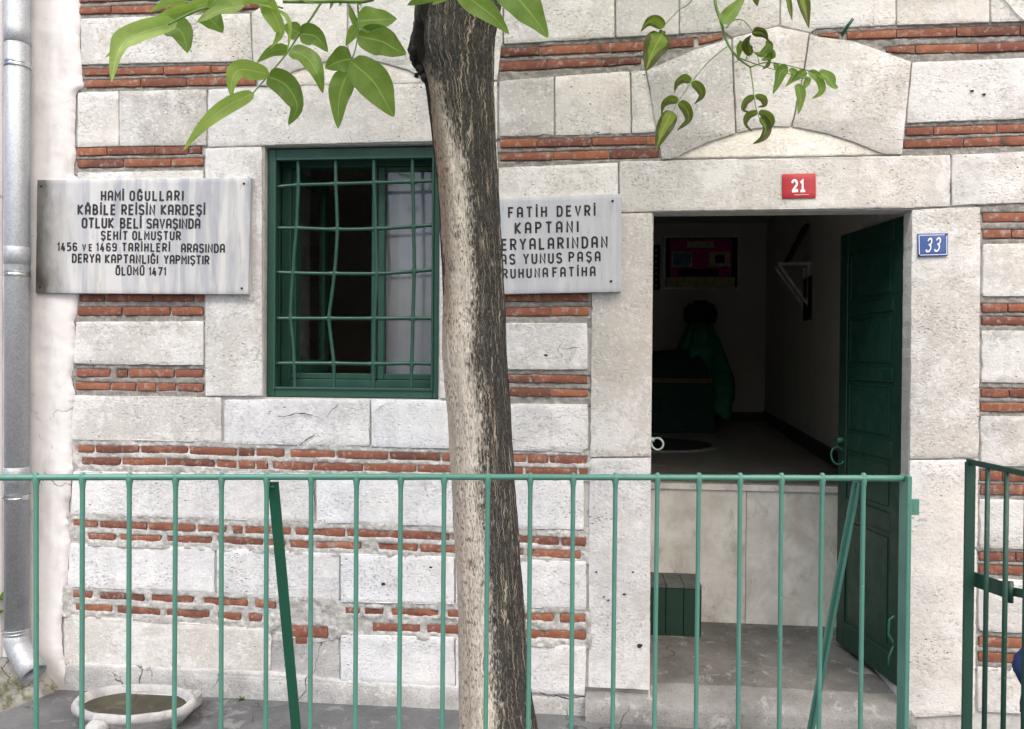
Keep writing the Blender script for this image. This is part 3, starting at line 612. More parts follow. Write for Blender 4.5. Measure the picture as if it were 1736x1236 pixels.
st([(379, 677), (627, 677), (627, 757), (379, 753)], 'wash', 'sill_stone'); st([(629, 677), (858, 680), (860, 764), (629, 758)], 'wash', 'sill_stone'); st([(862, 684), (997, 685), (997, 760), (984, 768), (862, 765)], 'wash')
st([(123, 799), (533, 803), (533, 886), (119, 873)], 'wash'); st([(536, 803), (680, 805), (680, 891), (536, 887)], 'wash'); st([(682, 805), (866, 808), (868, 897), (682, 891)], 'wash'); st([(868, 808), (990, 812), (990, 899), (870, 897)], 'wash')
st([(117, 921), (364, 929), (364, 1008), (114, 996)], 'wash'); st([(367, 929), (575, 938), (575, 1022), (367, 1009)], 'wash'); st([(577, 938), (770, 944), (770, 1026), (577, 1022)], 'wash'); st([(772, 945), (994, 952), (994, 1035), (772, 1027)], 'wash')
st([(108, 1042), (300, 1054), (462, 1067), (458, 1142), (300, 1135), (108, 1128)], 'yellow', jit=.004); st([(577, 1076), (770, 1080), (772, 1165), (577, 1156)], 'wash'); st([(772, 1081), (994, 1096), (992, 1180), (772, 1168)], 'wash')
st([(459, 1070), (575, 1080), (577, 1166), (455, 1152)], 'cement', 'cement_patch', Y=.004, jit=.004)
st([(106, 1124), (458, 1138), (575, 1153), (772, 1164), (886, 1175), (886, 1230), (105, 1190)], 'cement', 'cement_skirting', Y=-.012, jit=.005, bev=.012)
st([(884, 1180), (992, 1183), (1010, 1186), (1004, 1230), (884, 1226)], 'cement', 'plinth_stone', Y=-.004, jit=.004, bev=.008)

# ---- cracks in the stones: thin dark strips laid on the face
def crack(pts, w=.0022, Y=-.0045):
    q_ = spl_lin(pts); m_ = MB(); n_ = len(q_); v_ = []
    for k_, (x, y) in enumerate(q_):
        c_ = P(x, y, Y); a_ = P(*q_[max(k_-1, 0)], Y); b_ = P(*q_[min(k_+1, n_-1)], Y); t_ = b_-a_; t_ /= np.linalg.norm(t_)+1e-9; s_ = np.array([-t_[2], 0, t_[0]])
        ww = w*(.25+.9*math.sin(math.pi*(k_+.4)/(n_)))*random.uniform(.4, 1.3)
        v_ += [c_+s_*ww/2, c_-s_*ww/2]
    m_.add(v_, [(2*k_, 2*k_+1, 2*k_+3, 2*k_+2) for k_ in range(n_-1)]); m_.build('crack', 'dark', B)
def spl_lin(pts):
    out = []
    for (x0, y0), (x1, y1) in zip(pts[:-1], pts[1:]):
        k_ = max(2, int(math.hypot(x1-x0, y1-y0)/4))
        for j_ in range(k_): out.append((x0+(x1-x0)*j_/k_+random.uniform(-1, 1), y0+(y1-y0)*j_/k_+random.uniform(-1, 1)))
    return out+[pts[-1]]
for pts, w_ in (([(470, 707), (488, 705), (505, 700), (520, 702), (533, 705), (544, 707)], .0035), ([(553, 707), (562, 696), (574, 685)], .003), ([(506, 757), (520, 745), (534, 736)], .004), ([(628, 684), (628, 700), (626, 720), (626, 757)], .0016),
              ([(634, 700), (645, 690), (652, 686)], .002), ([(534, 812), (533, 840), (534, 876)], .003), ([(241, 737), (241, 750)], .002), ([(365, 935), (364, 960), (363, 1003)], .0018), ([(1362, 80), (1364, 100), (1357, 122), (1365, 100)], .0016), ([(1310, 205), (1330, 206), (1340, 200), (1345, 194)], .0014),
              ([(900, 1178), (915, 1173), (930, 1180), (948, 1180), (962, 1184), (995, 1181)], .004), ([(1008, 1186), (1013, 1196), (1011, 1212)], .004), ([(952, 592), (968, 590), (985, 588)], .0016), ([(1612, 300), (1611, 322), (1612, 346)], .003), ([(1638, 172), (1650, 180), (1660, 185)], .0014), ([(1120, 600), (1120, 601)], .0005)):
    if len(pts) > 2: crack(pts, w_)
for x, y, r_ in ((1011, 970, 2.5), (1073, 970, 2.5), (1084, 1095, 5), (1058, 1008, 3), (1024, 1012, 2), (1031, 1018, 2.5), (925, 602, 3.2), (1040, 955, 2), (1668, 160, 3), (1648, 154, 3.2), (650, 990, 4), (730, 962, 3), (1030, 1060, 1.6)):
    q_ = P(x, y, -.0046); MB().add([q_+np.array([r_/F*3.2*math.cos(a_)*random.uniform(.7, 1.3), 0, r_/F*3.2*.7*math.sin(a_)*random.uniform(.6, 1.3)]) for a_ in np.linspace(0, 5.6, 9)], [list(range(9))]).build('pit_hole', 'dark', B)

# ---- doorway: threshold, landing, marble faced rise, room behind
LZ = .085; RY = .89; FZ = .83
th = MB()
n = 46; xs = np.linspace(DX0-.27, DX1+.02, n); prof = [(-.055, GZ-.1), (-.06, GZ+.01), (-.055, .02), (-.046, .036), (-.025, .046), (0.02, .055), (.12, .068), (.3, .075), (.6, .082), (RY+.02, LZ)]
v = []
for i, x in enumerate(xs):
    for j, (y, z) in enumerate(prof):
        w = (float(fbm(x*9, y*9+j, 5))-.5)*.018
        v.append((x, y+(w if j < 6 else 0), z+(w*.7 if 1 < j < 9 else 0)))
m = len(prof); f = [(i*m+j, i*m+j+1, (i+1)*m+j+1, (i+1)*m+j) for i in range(n-1) for j in range(m-1)]
vfix = [(x, y, z) if x > DX0-.0 or y < .0 else (x, .0, z) for x, y, z in v]
vs6 = [p_ for k_, p_ in enumerate(vfix) if k_ % m < 7]; vs4 = [p_ for k_, p_ in enumerate(vfix) if k_ % m >= 6]
MB().add(vs6, [(i*7+j, i*7+j+1, (i+1)*7+j+1, (i+1)*7+j) for i in range(n-1) for j in range(6)]).build('door_step', 'steps', B, smooth=True)
m4 = m-6; th.add(vs4, [(i*m4+j, i*m4+j+1, (i+1)*m4+j+1, (i+1)*m4+j) for i in range(n-1) for j in range(m4-1)]); th.build('threshold_landing', 'landing', B, smooth=True)
# marble rise, in slabs
xr = [DX0-.35, P(1265, 900, RY)[0], DX1+.25]
for a, b in zip(xr[:-1], xr[1:]): MB().box((a+.001, RY, LZ-.05), (b-.001, RY+.03, FZ-.035), .002).build('marble_panel', 'riser', B)
MB().box((DX0-.4, RY-.015, FZ-.034), (DX1+.3, RY+.05, FZ), .004).build('marble_nosing', 'riser', B)
# room
bw0 = np.array([-3.2, 5.45]); bw1 = P(1298, 560, 5.37)[[0, 1]]; rw1 = np.array([1.46, WD]); CZ = 3.0
bwy = bw1[1]
MB().box((-3.4, bwy, FZ-.2), (bw1[0]+.3, bwy+.15, CZ)).build('interior_wall', 'room', B)
q = [(bw1[0], bwy+.01), (rw1[0], rw1[1]-.02), (rw1[0]+.4, rw1[1]-.02), (bw1[0]+.4, bwy+.01)]
MB().add([(x, y, z) for z in (GZ, CZ) for x, y in q], [(0, 1, 2, 3), (7, 6, 5, 4), (0, 4, 5, 1), (1, 5, 6, 2), (2, 6, 7, 3), (3, 7, 4, 0)]).build('interior_wall', 'room', B)
MB().box((-3.4, WD-.02, GZ), (-3.2, bwy+.1, CZ)).build('interior_wall', 'room', B)
MB().box((-3.5, .1, CZ), (3., bwy+.2, CZ+.2)).build('ceiling', 'room', B)
MB().box((DX0-.5, WD-.03, GZ), (DX0-.38, RY+.01, FZ-.002)).build('interior_wall', 'room', B)
# interior floor of marble slabs
fx = np.arange(-3.2, 2.4, .62); fy = [RY+.052, 1.6, 2.3, 3.0, 3.7, 4.4, 5.1, bwy]
for i in range(len(fx)-1):
    for j in range(len(fy)-1):
        if fx[i] < -1.4 and j < 9 and fx[i+1] < -1.0: continue
        MB().box((fx[i]+.0015, fy[j]+.0015, FZ-.03), (fx[i+1]-.0015, fy[j+1]-.0015, FZ-.004+random.uniform(-.0008, .0008))).build('floor_slab', 'tile', B)
MB().box((-3.3, WD, FZ-.25), (RX-1., bwy, FZ-.031)).build('floor_base', 'tile', B) if False else None
MB().box((-3.3, RY+.06, FZ-.2), (2.5, bwy+.05, FZ-.031)).build('floor_base', 'skirt', B)
MB().box((-3.3, WD, FZ-.2), (DX0-.45, RY+.06, FZ-.031)).build('floor_base', 'skirt', B)
MB().box((-3.1, bwy-.02, FZ-.003), (bw1[0], bwy, FZ+.085)).build('skirting_board', 'skirt', B)
d = np.array([rw1[0]-bw1[0], rw1[1]-bwy]); d /= np.linalg.norm(d); nn = np.array([d[1], -d[0]]); nn = nn if nn[0] < 0 else -nn
a = np.array([bw1[0], bwy]); b2 = np.array([rw1[0], rw1[1]])+d*-.35
MB().bar((*(a+nn*.01), FZ+.05), (*(b2+nn*.01), FZ+.05), .1, .02, side=(0, 0, 1)).build('skirting_board', 'skirt', B)

# ---- door leaf, folded back into the reveal
hx, hy = P(1536, 700, .085)[0], .085
far = np.array([PG(1419, 1088, LZ+.02)[0], PG(1419, 1088, LZ+.02)[1]])
hp = np.array([hx-.012, hy]); dv = far-hp; DL = float(np.linalg.norm(dv)); dv /= DL; dn = np.array([-dv[1], dv[0]])   # dn: towards the opening
if dn[0] > 0: dn = -dn
DB, DT = LZ+.025, DZ1-.01
def D3(s, t, z): q = hp+dv*s+dn*t; return (q[0], q[1], z)
def dbox(s0, s1, t0, t1, z0, z1, bev=.0):
    m = MB().box((s0, t0, z0), (s1, t1, z1), bev); return [D3(*p) for p in m.v], m.f
leafb = MB(); leafb.add(*dbox(0, DL, -.03, .0, DB, DT)); door = leafb.build('door_leaf', 'door', B)
door['label'] = 'dark green panelled door leaf folded open'
zs = [(DB, DB+.12), (.75, .835), (1.07, 1.145), (1.405, 1.465), (1.715, 1.77), (DT-.09, DT)]
for s0, s1 in ((.0, .075), (DL-.075, DL)): MB().add(*dbox(s0, s1, .0005, .007, DB, DT, .003)).build('door_stile', 'door', door)
for z0, z1 in zs: MB().add(*dbox(.0755, DL-.0755, .0005, .0065, z0, z1, .003)).build('door_rail', 'door', door)
for (a0, a1), (b0, b1) in zip(zs[:-1], zs[1:]): MB().add(*dbox(.1, DL-.1, .0005, .003, a1+.025, b0-.025, .003)).build('door_panel', 'door', door)
hz = P(1418, 755, far[1])[2]
MB().torus(D3(DL-.045, .03, hz-.045), .034, .005, ax=(-dn[1], dn[0], .25), sq=1.25).build('handle_ring', 'brace', door, smooth=True)
MB().tube([D3(DL-.045, .0, hz+.03), D3(DL-.045, .035, hz+.03)], .014, 10).build('handle_boss', 'brace', door, smooth=True)
MB().tube([D3(DL+.0, -.015, hz+.02), D3(DL+.035, -.02, hz+.035), D3(DL+.05, -.03, hz+.0), D3(DL+.03, -.035, hz-.05), D3(DL+.02, -.035, hz-.09)], [.005, .007, .007, .006, .004], 8).build('latch_hook', 'chrome', door, smooth=True)
MB().box((hx-.004, .075, LZ-.02), (hx+.016, .16, DZ1), .002).build('door_post', 'door', B)
# left leaf, folded against the inner side of the left jamb: only its ring shows past the stone
ll = MB().box((DX0-.06, .13, DB), (DX0-.022, .13+DL, DT), .003).build('door_leaf', 'door', B)
q = P(1113, 751, .16)
MB().tube([(DX0-.03, .16, q[2]+.015), (q[0]-.01, .16, q[2]+.015)], .010, 8).build('handle_boss', 'ringp', ll, smooth=True)
MB().torus((q[0]+.004, .16, q[2]-.004), .026, .0045, ax=(.35, 1, 0)).build('handle_ring', 'ringp', ll, smooth=True)

# ---- barred window
wy = .038
wa, wb_ = P(447, 250, wy), P(743, 675, wy)
x0, x1, z1, z0 = WX0+.004, WX1-.002, WZ1-.006, WZ0+.003
wf = MB()
wf.box((x0, wy, z0), (x0+.036, wy+.05, z1), .003); wf.box((x1-.03, wy, z0), (x1, wy+.05, z1), .003)
wf.box((x0+.0362, wy+.001, z1-.045), (x1-.0302, wy+.05, z1), .003); wf.box((x0+.0362, wy+.001, z0), (x1-.0302, wy+.06, z0+.04), .003)
wf.box((x0+.030, wy-.008, z0+.034), (x0+.0395, wy+.02, z1-.04), .002); wf.box((x1-.037, wy-.008, z0+.034), (x1-.028, wy+.02, z1-.04), .002)
wf.box((x0+.040, wy-.006, z1-.052), (x1-.0372, wy+.02, z1-.042), .002); wf.box((x0+.040, wy-.006, z0+.034), (x1-.0372, wy+.02, z0+.044), .002)
win = wf.build('window', 'dgreen', B, label=None)
gy = wy+.012
def wpt(px, py, Y): return P(px, py, Y)
vb = [[(505, 268), (506, 312), (504, 360), (503, 387), (499, 430), (497, 463), (494, 505), (493, 540), (497, 580), (499, 616), (500, 660)],
      [(569, 268), (569.5, 312), (571, 350), (572, 389), (570, 430), (567, 464), (562, 505), (558, 540), (562, 580), (566, 616), (566, 660)],
      [(634, 264), (634, 311), (636, 350), (637, 388), (638, 430), (639, 464), (637, 505), (635, 540), (634, 580), (633, 617), (633, 660)],
      [(699, 260), (699.5, 308), (701, 350), (701, 384), (702, 425), (702, 460), (701, 505), (700, 540), (699, 580), (698, 616), (697, 660)]]
hb = [[(459, 318), (505, 314), (570, 312), (636, 310), (700, 308), (743, 306)], [(459, 387), (505, 387), (570, 389), (637, 388), (701, 384), (743, 381)],
      [(458, 461), (497, 463), (567, 464), (639, 464), (702, 460), (743, 456)], [(457, 540), (493, 540), (558, 540), (635, 540), (700, 539.5), (743, 540)],
      [(456, 616), (499, 616), (566, 616), (633, 617), (698, 616), (743, 617)]]
def spl(pts, k=4):
    pts = np.array(pts, float); t = np.linspace(0, len(pts)-1, (len(pts)-1)*k+1); out = []
    for q in t:
        i = min(int(q), len(pts)-2); u = q-i
        p0, p1, p2, p3 = pts[max(i-1, 0)], pts[i], pts[i+1], pts[min(i+2, len(pts)-1)]
        out.append(.5*((2*p1)+(-p0+p2)*u+(2*p0-5*p1+4*p2-p3)*u*u+(-p0+3*p1-3*p2+p3)*u**3))
    return np.array(out)
def barmesh(pts, crossings, Y):
    s_ = spl(pts, 6); pw = [P(x, y, Y) for x, y in s_]
    cw = [P(x, y, Y) for x, y in crossings]
    R = []
    for p in pw:
        dmin = min(np.linalg.norm(p-c_) for c_ in cw); R.append(.0078+.0035*math.exp(-(dmin/.012)**2)+.0007*random.random())
    return MB().tube(pw, R, 8)
for i, b in enumerate(vb): barmesh(b, [(b[k][0], b[k][1]) for k in (1, 3, 5, 7, 9)], gy).build('grille_bar', 'dgreen', win, smooth=True)
for b in hb: barmesh(b, b[1:-1], gy+.001).build('grille_bar', 'dgreen', win, smooth=True)
# inner casement frame
iy = wy+.099
mx0, mx1 = P(630, 450, iy)[0], P(650, 450, iy)[0]; lx = P(491, 450, iy)[0]; tz = P(560, 283, iy)[2]; bz = P(560, 633, iy)[2]
sf = MB(); sf.box((x0+.0, iy, z0+.02), (P(474, 450, iy)[0], iy+.06, z1), .003); sf.box((P(475, 450, iy)[0], iy+.012, z0+.02), (lx, iy+.06, z1), .003)
sf.box((lx+.0005, iy+.003, tz), (x1, iy+.06, z1), .003); sf.box((lx+.0005, iy+.004, z0+.0), (x1, iy+.06, bz-.028), .003); sf.box((lx+.0005, iy+.016, bz-.027), (mx0+.02, iy+.06, bz), .003)
sf.box((mx0, iy-.004, bz-.027), (mx0+(mx1-mx0)*.45, iy+.055, tz-.0005), .003)
sf.build('window_sash_frame', 'dgreen', win)
rs = MB(); e = mx0+(mx1-mx0)*.45+.001
rs.box((e, iy+.006, bz-.026), (mx1+.004, iy+.045, tz-.001), .003); rs.box((mx1+.0045, iy+.007, tz-.022), (x1+.03, iy+.045, tz-.001), .003); rs.box((mx1+.0045, iy+.007, bz-.026), (x1+.03, iy+.045, bz+.0), .003)
rs.build('closed_sash', 'dgreen', win)
MB().box((mx1+.001, iy+.02, bz-.005), (x1+.02, iy+.024, tz-.01)).build('window_pane', 'glass', win)
cu = MB(); n = 60; xs = np.linspace(mx1-.02, x1+.06, n); v = []
for z in np.linspace(bz-.06, tz+.05, 8): v += [(x, iy+.085+.005*math.sin(x*60+.6*math.sin(x*30))+.003*math.sin(z*7+x*20), z) for x in xs]
cu.add(v, [(j*n+i, j*n+i+1, (j+1)*n+i+1, (j+1)*n+i) for j in range(7) for i in range(n-1)])
cu.build('curtain', 'curtain', smooth=True, label='grey curtain hanging behind the closed right window pane', cat='curtain')
# the open left casement, swung into the room
fa = P(552, 450, iy+.40); ax_ = np.array([fa[0]-lx, .40-.03]); AL = np.linalg.norm(ax_); ax_ /= AL; an = np.array([ax_[1], -ax_[0]])
def A3(s, t, z): return (lx+ax_[0]*s+an[0]*t, iy+.03+ax_[1]*s+an[1]*t, z)
def abox(s0, s1, z0_, z1_): 
    m = MB().box((s0, -.018, z0_), (s1, .018, z1_), .003); return [A3(*p) for p in m.v], m.f
os_ = MB(); os_.add(*abox(0, .05, bz, tz)); os_.add(*abox(AL-.05, AL, bz, tz)); os_.add(*abox(.0505, AL-.0505, tz-.05, tz)); os_.add(*abox(.0505, AL-.0505, bz, bz+.06))
oc = os_.build('open_sash', 'dgreen', win)
m = MB().box((.045, -.002, bz+.05), (AL-.045, .002, tz-.045)); MB().add([A3(*p) for p in m.v], m.f).build('window_pane', 'glass', win)

# ---- plaster strip beside the pipe, and the neighbour's wall
pe = [(-200, 132), (0, 133), (25, 136), (60, 133), (110, 138), (147, 141), (156, 128), (205, 127), (250, 127), (296, 124), (302, 131), (498, 133), (545, 125), (600, 126), (640, 121), (672, 126), (745, 121), (770, 119), (795, 123), (880, 114), (930, 118), (1000, 111), (1060, 103), (1090, 104), (1120, 108), (1165, 128), (1200, 140)]
ys = np.arange(-200, 1201, 3.); ex = np.interp(ys, [p[0] for p in pe], [p[1] for p in pe])+(fbm(ys/22., ys*0, 3)-.5)*6+(fbm(ys/6., ys*0, 9)-.5)*2.5
ne = 26; v = []
for y, e in zip(ys, ex):
    for t in np.linspace(0, 1, ne):
        x = 8+(e-8)*(1-(1-t)**1.35); w = P(x, y)
        edge = (e-x)/6.
        dp = -.011+.016*math.exp(-edge*1.6)+(float(fbm(w[0]*9, w[2]*9, 31))-.5)*.012
        if x < 62: dp += -.012*((62-x)/54.)**2
        v.append((w[0], dp, w[2]))
f = [(j*ne+i, j*ne+i+1, (j+1)*ne+i+1, (j+1)*ne+i) for j in range(len(ys)-1) for i in range(ne-1)]
mk('plaster_strip', v, f, 'plaster', smooth=True, label='off-white plaster strip beside the drainpipe', cat='plaster')
a, b = P(-300, 600)[0], P(11, 600)[0]
nw = MB().box((a, -.035, GZ-.1), (b, .3, TOPZ), .006); nw.build('neighbour_wall', 'plaster', label='beige plastered wall edge behind the drainpipe at far left', cat='wall')

# ================================================================== THINGS
# ---- drainpipe
pc = P(29, 500, -.080); px_, py_ = pc[0]+.0, -.080; PR = .0495
dp = empty('drainpipe', (px_, py_, GZ), 'galvanised steel drainpipe running down the left plaster wall', 'drainpipe')
zz = [P(27, y, py_)[2] for y in (-300, 42, 72, 430, 447, 793, 815, 1066)]
MB().tube([(px_, py_, zz[7]-.01), (px_, py_, zz[0])], PR, 28).build('pipe', 'galv', dp, smooth=True)
for y0, y1 in ((43, 74), (420, 448), (792, 818)):
    za, zb = P(27, y0, py_)[2], P(27, y1, py_)[2]
    MB().lathe((px_, py_, 0), [(PR+.0003, za+.002), (PR+.003, za), (PR+.0025, (za+zb)/2), (PR+.003, zb), (PR+.0003, zb-.002)], 28).build('pipe_socket', 'galv', dp, smooth=True)
for y in (111, 464, 842, 1070):
    z = P(27, y, py_)[2]
    bk = MB().lathe((px_, py_, z), [(PR+.0005, -.011), (PR+.004, -.011), (PR+.004, -.003), (PR+.0025, 0), (PR+.004, .003), (PR+.004, .011), (PR+.0005, .011)], 28)
    bk.box((px_-.008, py_+PR, z-.008), (px_+.008, .0, z+.008)); bk.tube([(px_-PR-.012, py_-.02, z), (px_-PR+.02, py_-.045, z)], .005, 6)
    bk.build('pipe_bracket', 'chrome', dp, smooth=False)
ez = zz[7]; el = [(px_, py_, ez), (px_+.002, py_-.002, ez-.06), (px_+.024, py_-.010, ez-.092), (px_+.090, py_-.035, ez-.150), (px_+.122, py_-.048, ez-.178)]
t = MB().tube(el, [PR+.002, PR+.002, PR+.002, PR+.004, PR+.004], 28, cap=False)
ob = t.build('pipe_elbow', 'galv', dp, smooth=True); md = ob.modifiers.new('s', 'SOLIDIFY'); md.thickness = .004; md.offset = -1
# ---- mossy concrete hump under the pipe
xs = np.linspace(P(-260, 1150)[0], P(118, 1160)[0], 60); ys = np.linspace(-1.0, -.0, 50); v = []
for y in ys:
    for x in xs:
        edge = P(108, 1158)[0]+.42*y*1.0
        s = np.clip((edge-x)/.22, 0, 1); h = .16*s**.7*(1-.25*s)+(.03 if s > 0 else 0)*s
        v.append((x, y, GZ-.01+h*(1+.5*y*.4)+(float(fbm(x*11, y*11, 14))-.5)*.035*min(1, s*3)))
f = [(j*60+i, j*60+i+1, (j+1)*60+i+1, (j+1)*60+i) for j in range(49) for i in range(59)]
mk('concrete_hump', v, f, 'mossy', smooth=True, label='moss stained concrete hump below the drainpipe outlet', cat='concrete')

# ---- marble basin sunk in the pavement
bc = np.array([(PG(128, 1192, .03)[0]+PG(340, 1188, .03)[0])/2, -.262, GZ]); R0 = .258
bs = empty('stone_basin', bc, 'oval white marble basin with murky bottom set on the pavement by the wall', 'basin')
pr = [(R0-.06, .0), (R0-.03, .035), (R0-.012, .05), (R0-.010, .056), (R0, .060), (R0+.004, .075), (R0-.004, .092), (R0-.016, .098), (R0-.030, .092), (R0-.037, .075), (R0-.055, .045), (R0-.075, .03)]
m = MB().lathe((0, 0, 0), pr, 48, 1., .60)
vs = np.array(m.v); vs += (np.stack([fbm(vs[:, 0]*14+k, vs[:, 1]*14+vs[:, 2]*9, 40+k) for k in range(3)], 1)-.5)*.012
mk('basin_bowl', vs+bc, m.f, 'basin', bs, smooth=True)
m = MB().lathe((0, 0, .066), [(.001, 0), (.1, .001), (R0-.034, .002)], 40, 1., .60); mk('basin_silt', np.array(m.v)+bc, m.f, 'silt', bs, smooth=True)
lg = MB().box((-.042, -.03, .0), (.042, .045, .075), .018); o = mk('basin_lug', np.array(lg.v)*np.array([1, 1, 1])+bc+np.array([-.06, -R0*.60-.005, .0]), lg.f, 'basin', bs, smooth=True)
lg = MB().box((-.16, -.06, .0), (.15, .025, .070), .012); mk('basin_back_ledge', np.array(lg.v)+bc+np.array([.06, R0*.60+.0, .0]), lg.f, 'basin', bs)

# ---- lettering made of painted strokes
def arcp(cx, cy, rx, ry, a0, a1, n=7): return [(cx+rx*math.cos(math.radians(a0+(a1-a0)*i/n)), cy+ry*math.sin(math.radians(a0+(a1-a0)*i/n))) for i in range(n+1)]
w = .46; r = .21
def Ol(x0=0, x1=w, y0=0, y1=1): 
    q = (x1-x0)/2; return [arcp(x0+q, y1-q, q, q, 0, 180)+arcp(x0+q, y0+q, q, q, 180, 360)+[(x1, y1-q)]]
S_ = [arcp(w-r, 1-r, r, r, 20, 90, 4)+arcp(r, 1-r, r, r, 90, 180, 4)+arcp(r, .73, r, .21, 180, 250, 3)+arcp(w-r, .27, r, .23, 70, 0, 3)+arcp(w-r, r, r, r, 0, -90, 4)+arcp(r, r, r, r, 270, 200, 4)]
U_ = [[(0, 1)]+arcp(w/2, w/2, w/2, w/2, 180, 360)+[(w, 1)]]
A_ = [[(0, 0)]+arcp(w/2, 1-w/2, w/2, w/2, 180, 0)+[(w, 0)], [(0, .40), (w, .40)]]
P_ = [[(0, 0), (0, 1), (w*.45, 1)]+arcp(w*.5, .735, w*.5, .265, 90, -90, 8)+[(0, .47)]]
cedil = [(.25, -.06), (.25, -.22)]
GL = {'A': (w, A_), 'Â': (w, A_+[[(.10, 1.12), (.23, 1.22), (.36, 1.12)]]), 'B': (w, [[(0, .0), (0, 1), (w*.4, 1)]+arcp(w*.4, .76, w*.5, .24, 90, -90, 7)+[(0, .52)], [(w*.4, .52)]+arcp(w*.45, .26, w*.55, .26, 90, -90, 7)+[(0, 0)]]),
      'D': (w, [[(0, 0), (0, 1), (w*.35, 1)]+arcp(w*.45, .66, w*.55, .34, 90, 0, 6)+arcp(w*.45, .34, w*.55, .34, 0, -90, 6)+[(0, 0)]]),
      'E': (w*.88, [[(w*.88, 1), (0, 1), (0, 0), (w*.88, 0)], [(0, .52), (w*.75, .52)]]), 'F': (w*.88, [[(w*.9, 1), (0, 1), (0, 0)], [(0, .52), (w*.75, .52)]]),
      'G': (w, [arcp(w-r, 1-r, r, r, 10, 90, 4)+arcp(r, 1-r, r, r, 90, 180, 4)+arcp(r, r, r, r, 180, 270, 4)+arcp(w-r, r, r, r, 270, 360, 4)+[(w, .46), (w*.55, .46)]]),
      'H': (w, [[(0, 0), (0, 1)], [(w, 0), (w, 1)], [(0, .5), (w, .5)]]), 'I': (.0, [[(0, 0), (0, 1)]]), 'K': (w, [[(0, 0), (0, 1)], [(w, 1), (.04, .5), (w, 0)]]),
      'L': (w*.85, [[(0, 1), (0, 0), (w*.88, 0)]]), 'M': (w*1.2, [[(0, 0), (0, 1), (w*.6, .42), (w*1.2, 1), (w*1.2, 0)]]), 'N': (w*1.02, [[(0, 0), (0, 1), (w*1.02, 0), (w*1.02, 1)]]),
      'O': (w, Ol()), 'P': (w, P_), 'R': (w, P_+[[(w*.45, .47), (w, 0)]]), 'S': (w, S_), 'T': (w*1.05, [[(0, 1), (w*1.05, 1)], [(w*.52, 1), (w*.52, 0)]]),
      'U': (w, U_), 'V': (w*1.05, [[(0, 1), (w*.52, 0), (w*1.05, 1)]]), 'Y': (w*1.05, [[(0, 1), (w*.52, .48), (w*1.05, 1)], [(w*.52, .48), (w*.52, 0)]]),
      '1': (.16, [[(0, .80), (.16, 1), (.16, 0)]]), '4': (w, [[(.22, 1), (0, .22), (w, .22)], [(w*.68, .55), (w*.68, -.08)]]), '5': (w, [[(w*.92, 1), (.04, 1), (.03, .58), (w*.5, .62)]+arcp(w*.5, .31, w*.5, .31, 90, -90, 8)+[(0, .02)]]),
      '6': (w, [arcp(w-r, 1-r, r, r, 20, 90, 4)+arcp(r, 1-r, r, r, 90, 180, 4)+arcp(r, r, r, r, 180, 270, 4)+arcp(w-r, r, r, r, 270, 360, 4)+arcp(w-r, .36, r, .18, 0, 90, 4)+[(.03, .54)]]),
      '9': (w, [[(w, .46), (.2, .46)]+arcp(r, .65, r, .19, 270, 180, 4)+arcp(r, 1-r, r, r, 180, 90, 4)+arcp(w-r, 1-r, r, r, 90, 0, 4)+arcp(w-r, r, r, r, 0, -90, 4)+arcp(r, r, r, r, 270, 200, 4)]), '7': (w, [[(0, 1), (w, 1), (w*.35, 0)]])}
GL['İ'] = (0., GL['I'][1]+[[(0, 1.13), (0, 1.27)]]); GL['Ş'] = (w, S_+[cedil]); GL['Ğ'] = (w, GL['G'][1]+[[(.10, 1.2), (.23, 1.12), (.36, 1.2)]])
GL['Ö'] = (w, Ol()+[[(.12, 1.12), (.12, 1.25)], [(.34, 1.12), (.34, 1.25)]]); GL['Ü'] = (w, U_+[[(.12, 1.12), (.12, 1.25)], [(.34, 1.12), (.34, 1.25)]])
def ribbon(m, pts, th, fn, h0, h1):
    pts = [np.array(p, float) for p in pts]
    q = [pts[0]]
    for p in pts[1:]:
        if np.linalg.norm(p-q[-1]) > 1e-4: q.append(p)
    pts = q; n = len(pts)
    if n < 2: return
    L = []; R = []
    for i in range(n):
        a = pts[i]-pts[i-1] if i else pts[1]-pts[0]; b = pts[i+1]-pts[i] if i < n-1 else a
        a = a/np.linalg.norm(a); b = b/np.linalg.norm(b); na = np.array([-a[1], a[0]]); nb = np.array([-b[1], b[0]])
        k = na+nb; k = k/np.linalg.norm(k) if np.linalg.norm(k) > .2 else nb; s = min(1.8, 1/max(.3, float(k@nb)))
        ex = (-a if i == 0 else (b if i == n-1 else a*0))*th*.18
        L.append(pts[i]+ex+k*th/2*s); R.append(pts[i]+ex-k*th/2*s)
    v = [fn(*p, h0) for p in L]+[fn(*p, h0) for p in R]+[fn(*p, h1) for p in L]+[fn(*p, h1) for p in R]; f = []
    for i in range(n-1):
        f += [(2*n+i, 2*n+i+1, 3*n+i+1, 3*n+i), (i, 2*n+i, 2*n+i+1, i+1), (n+i, n+i+1, 3*n+i+1, 3*n+i)]
    m.add(v, f)
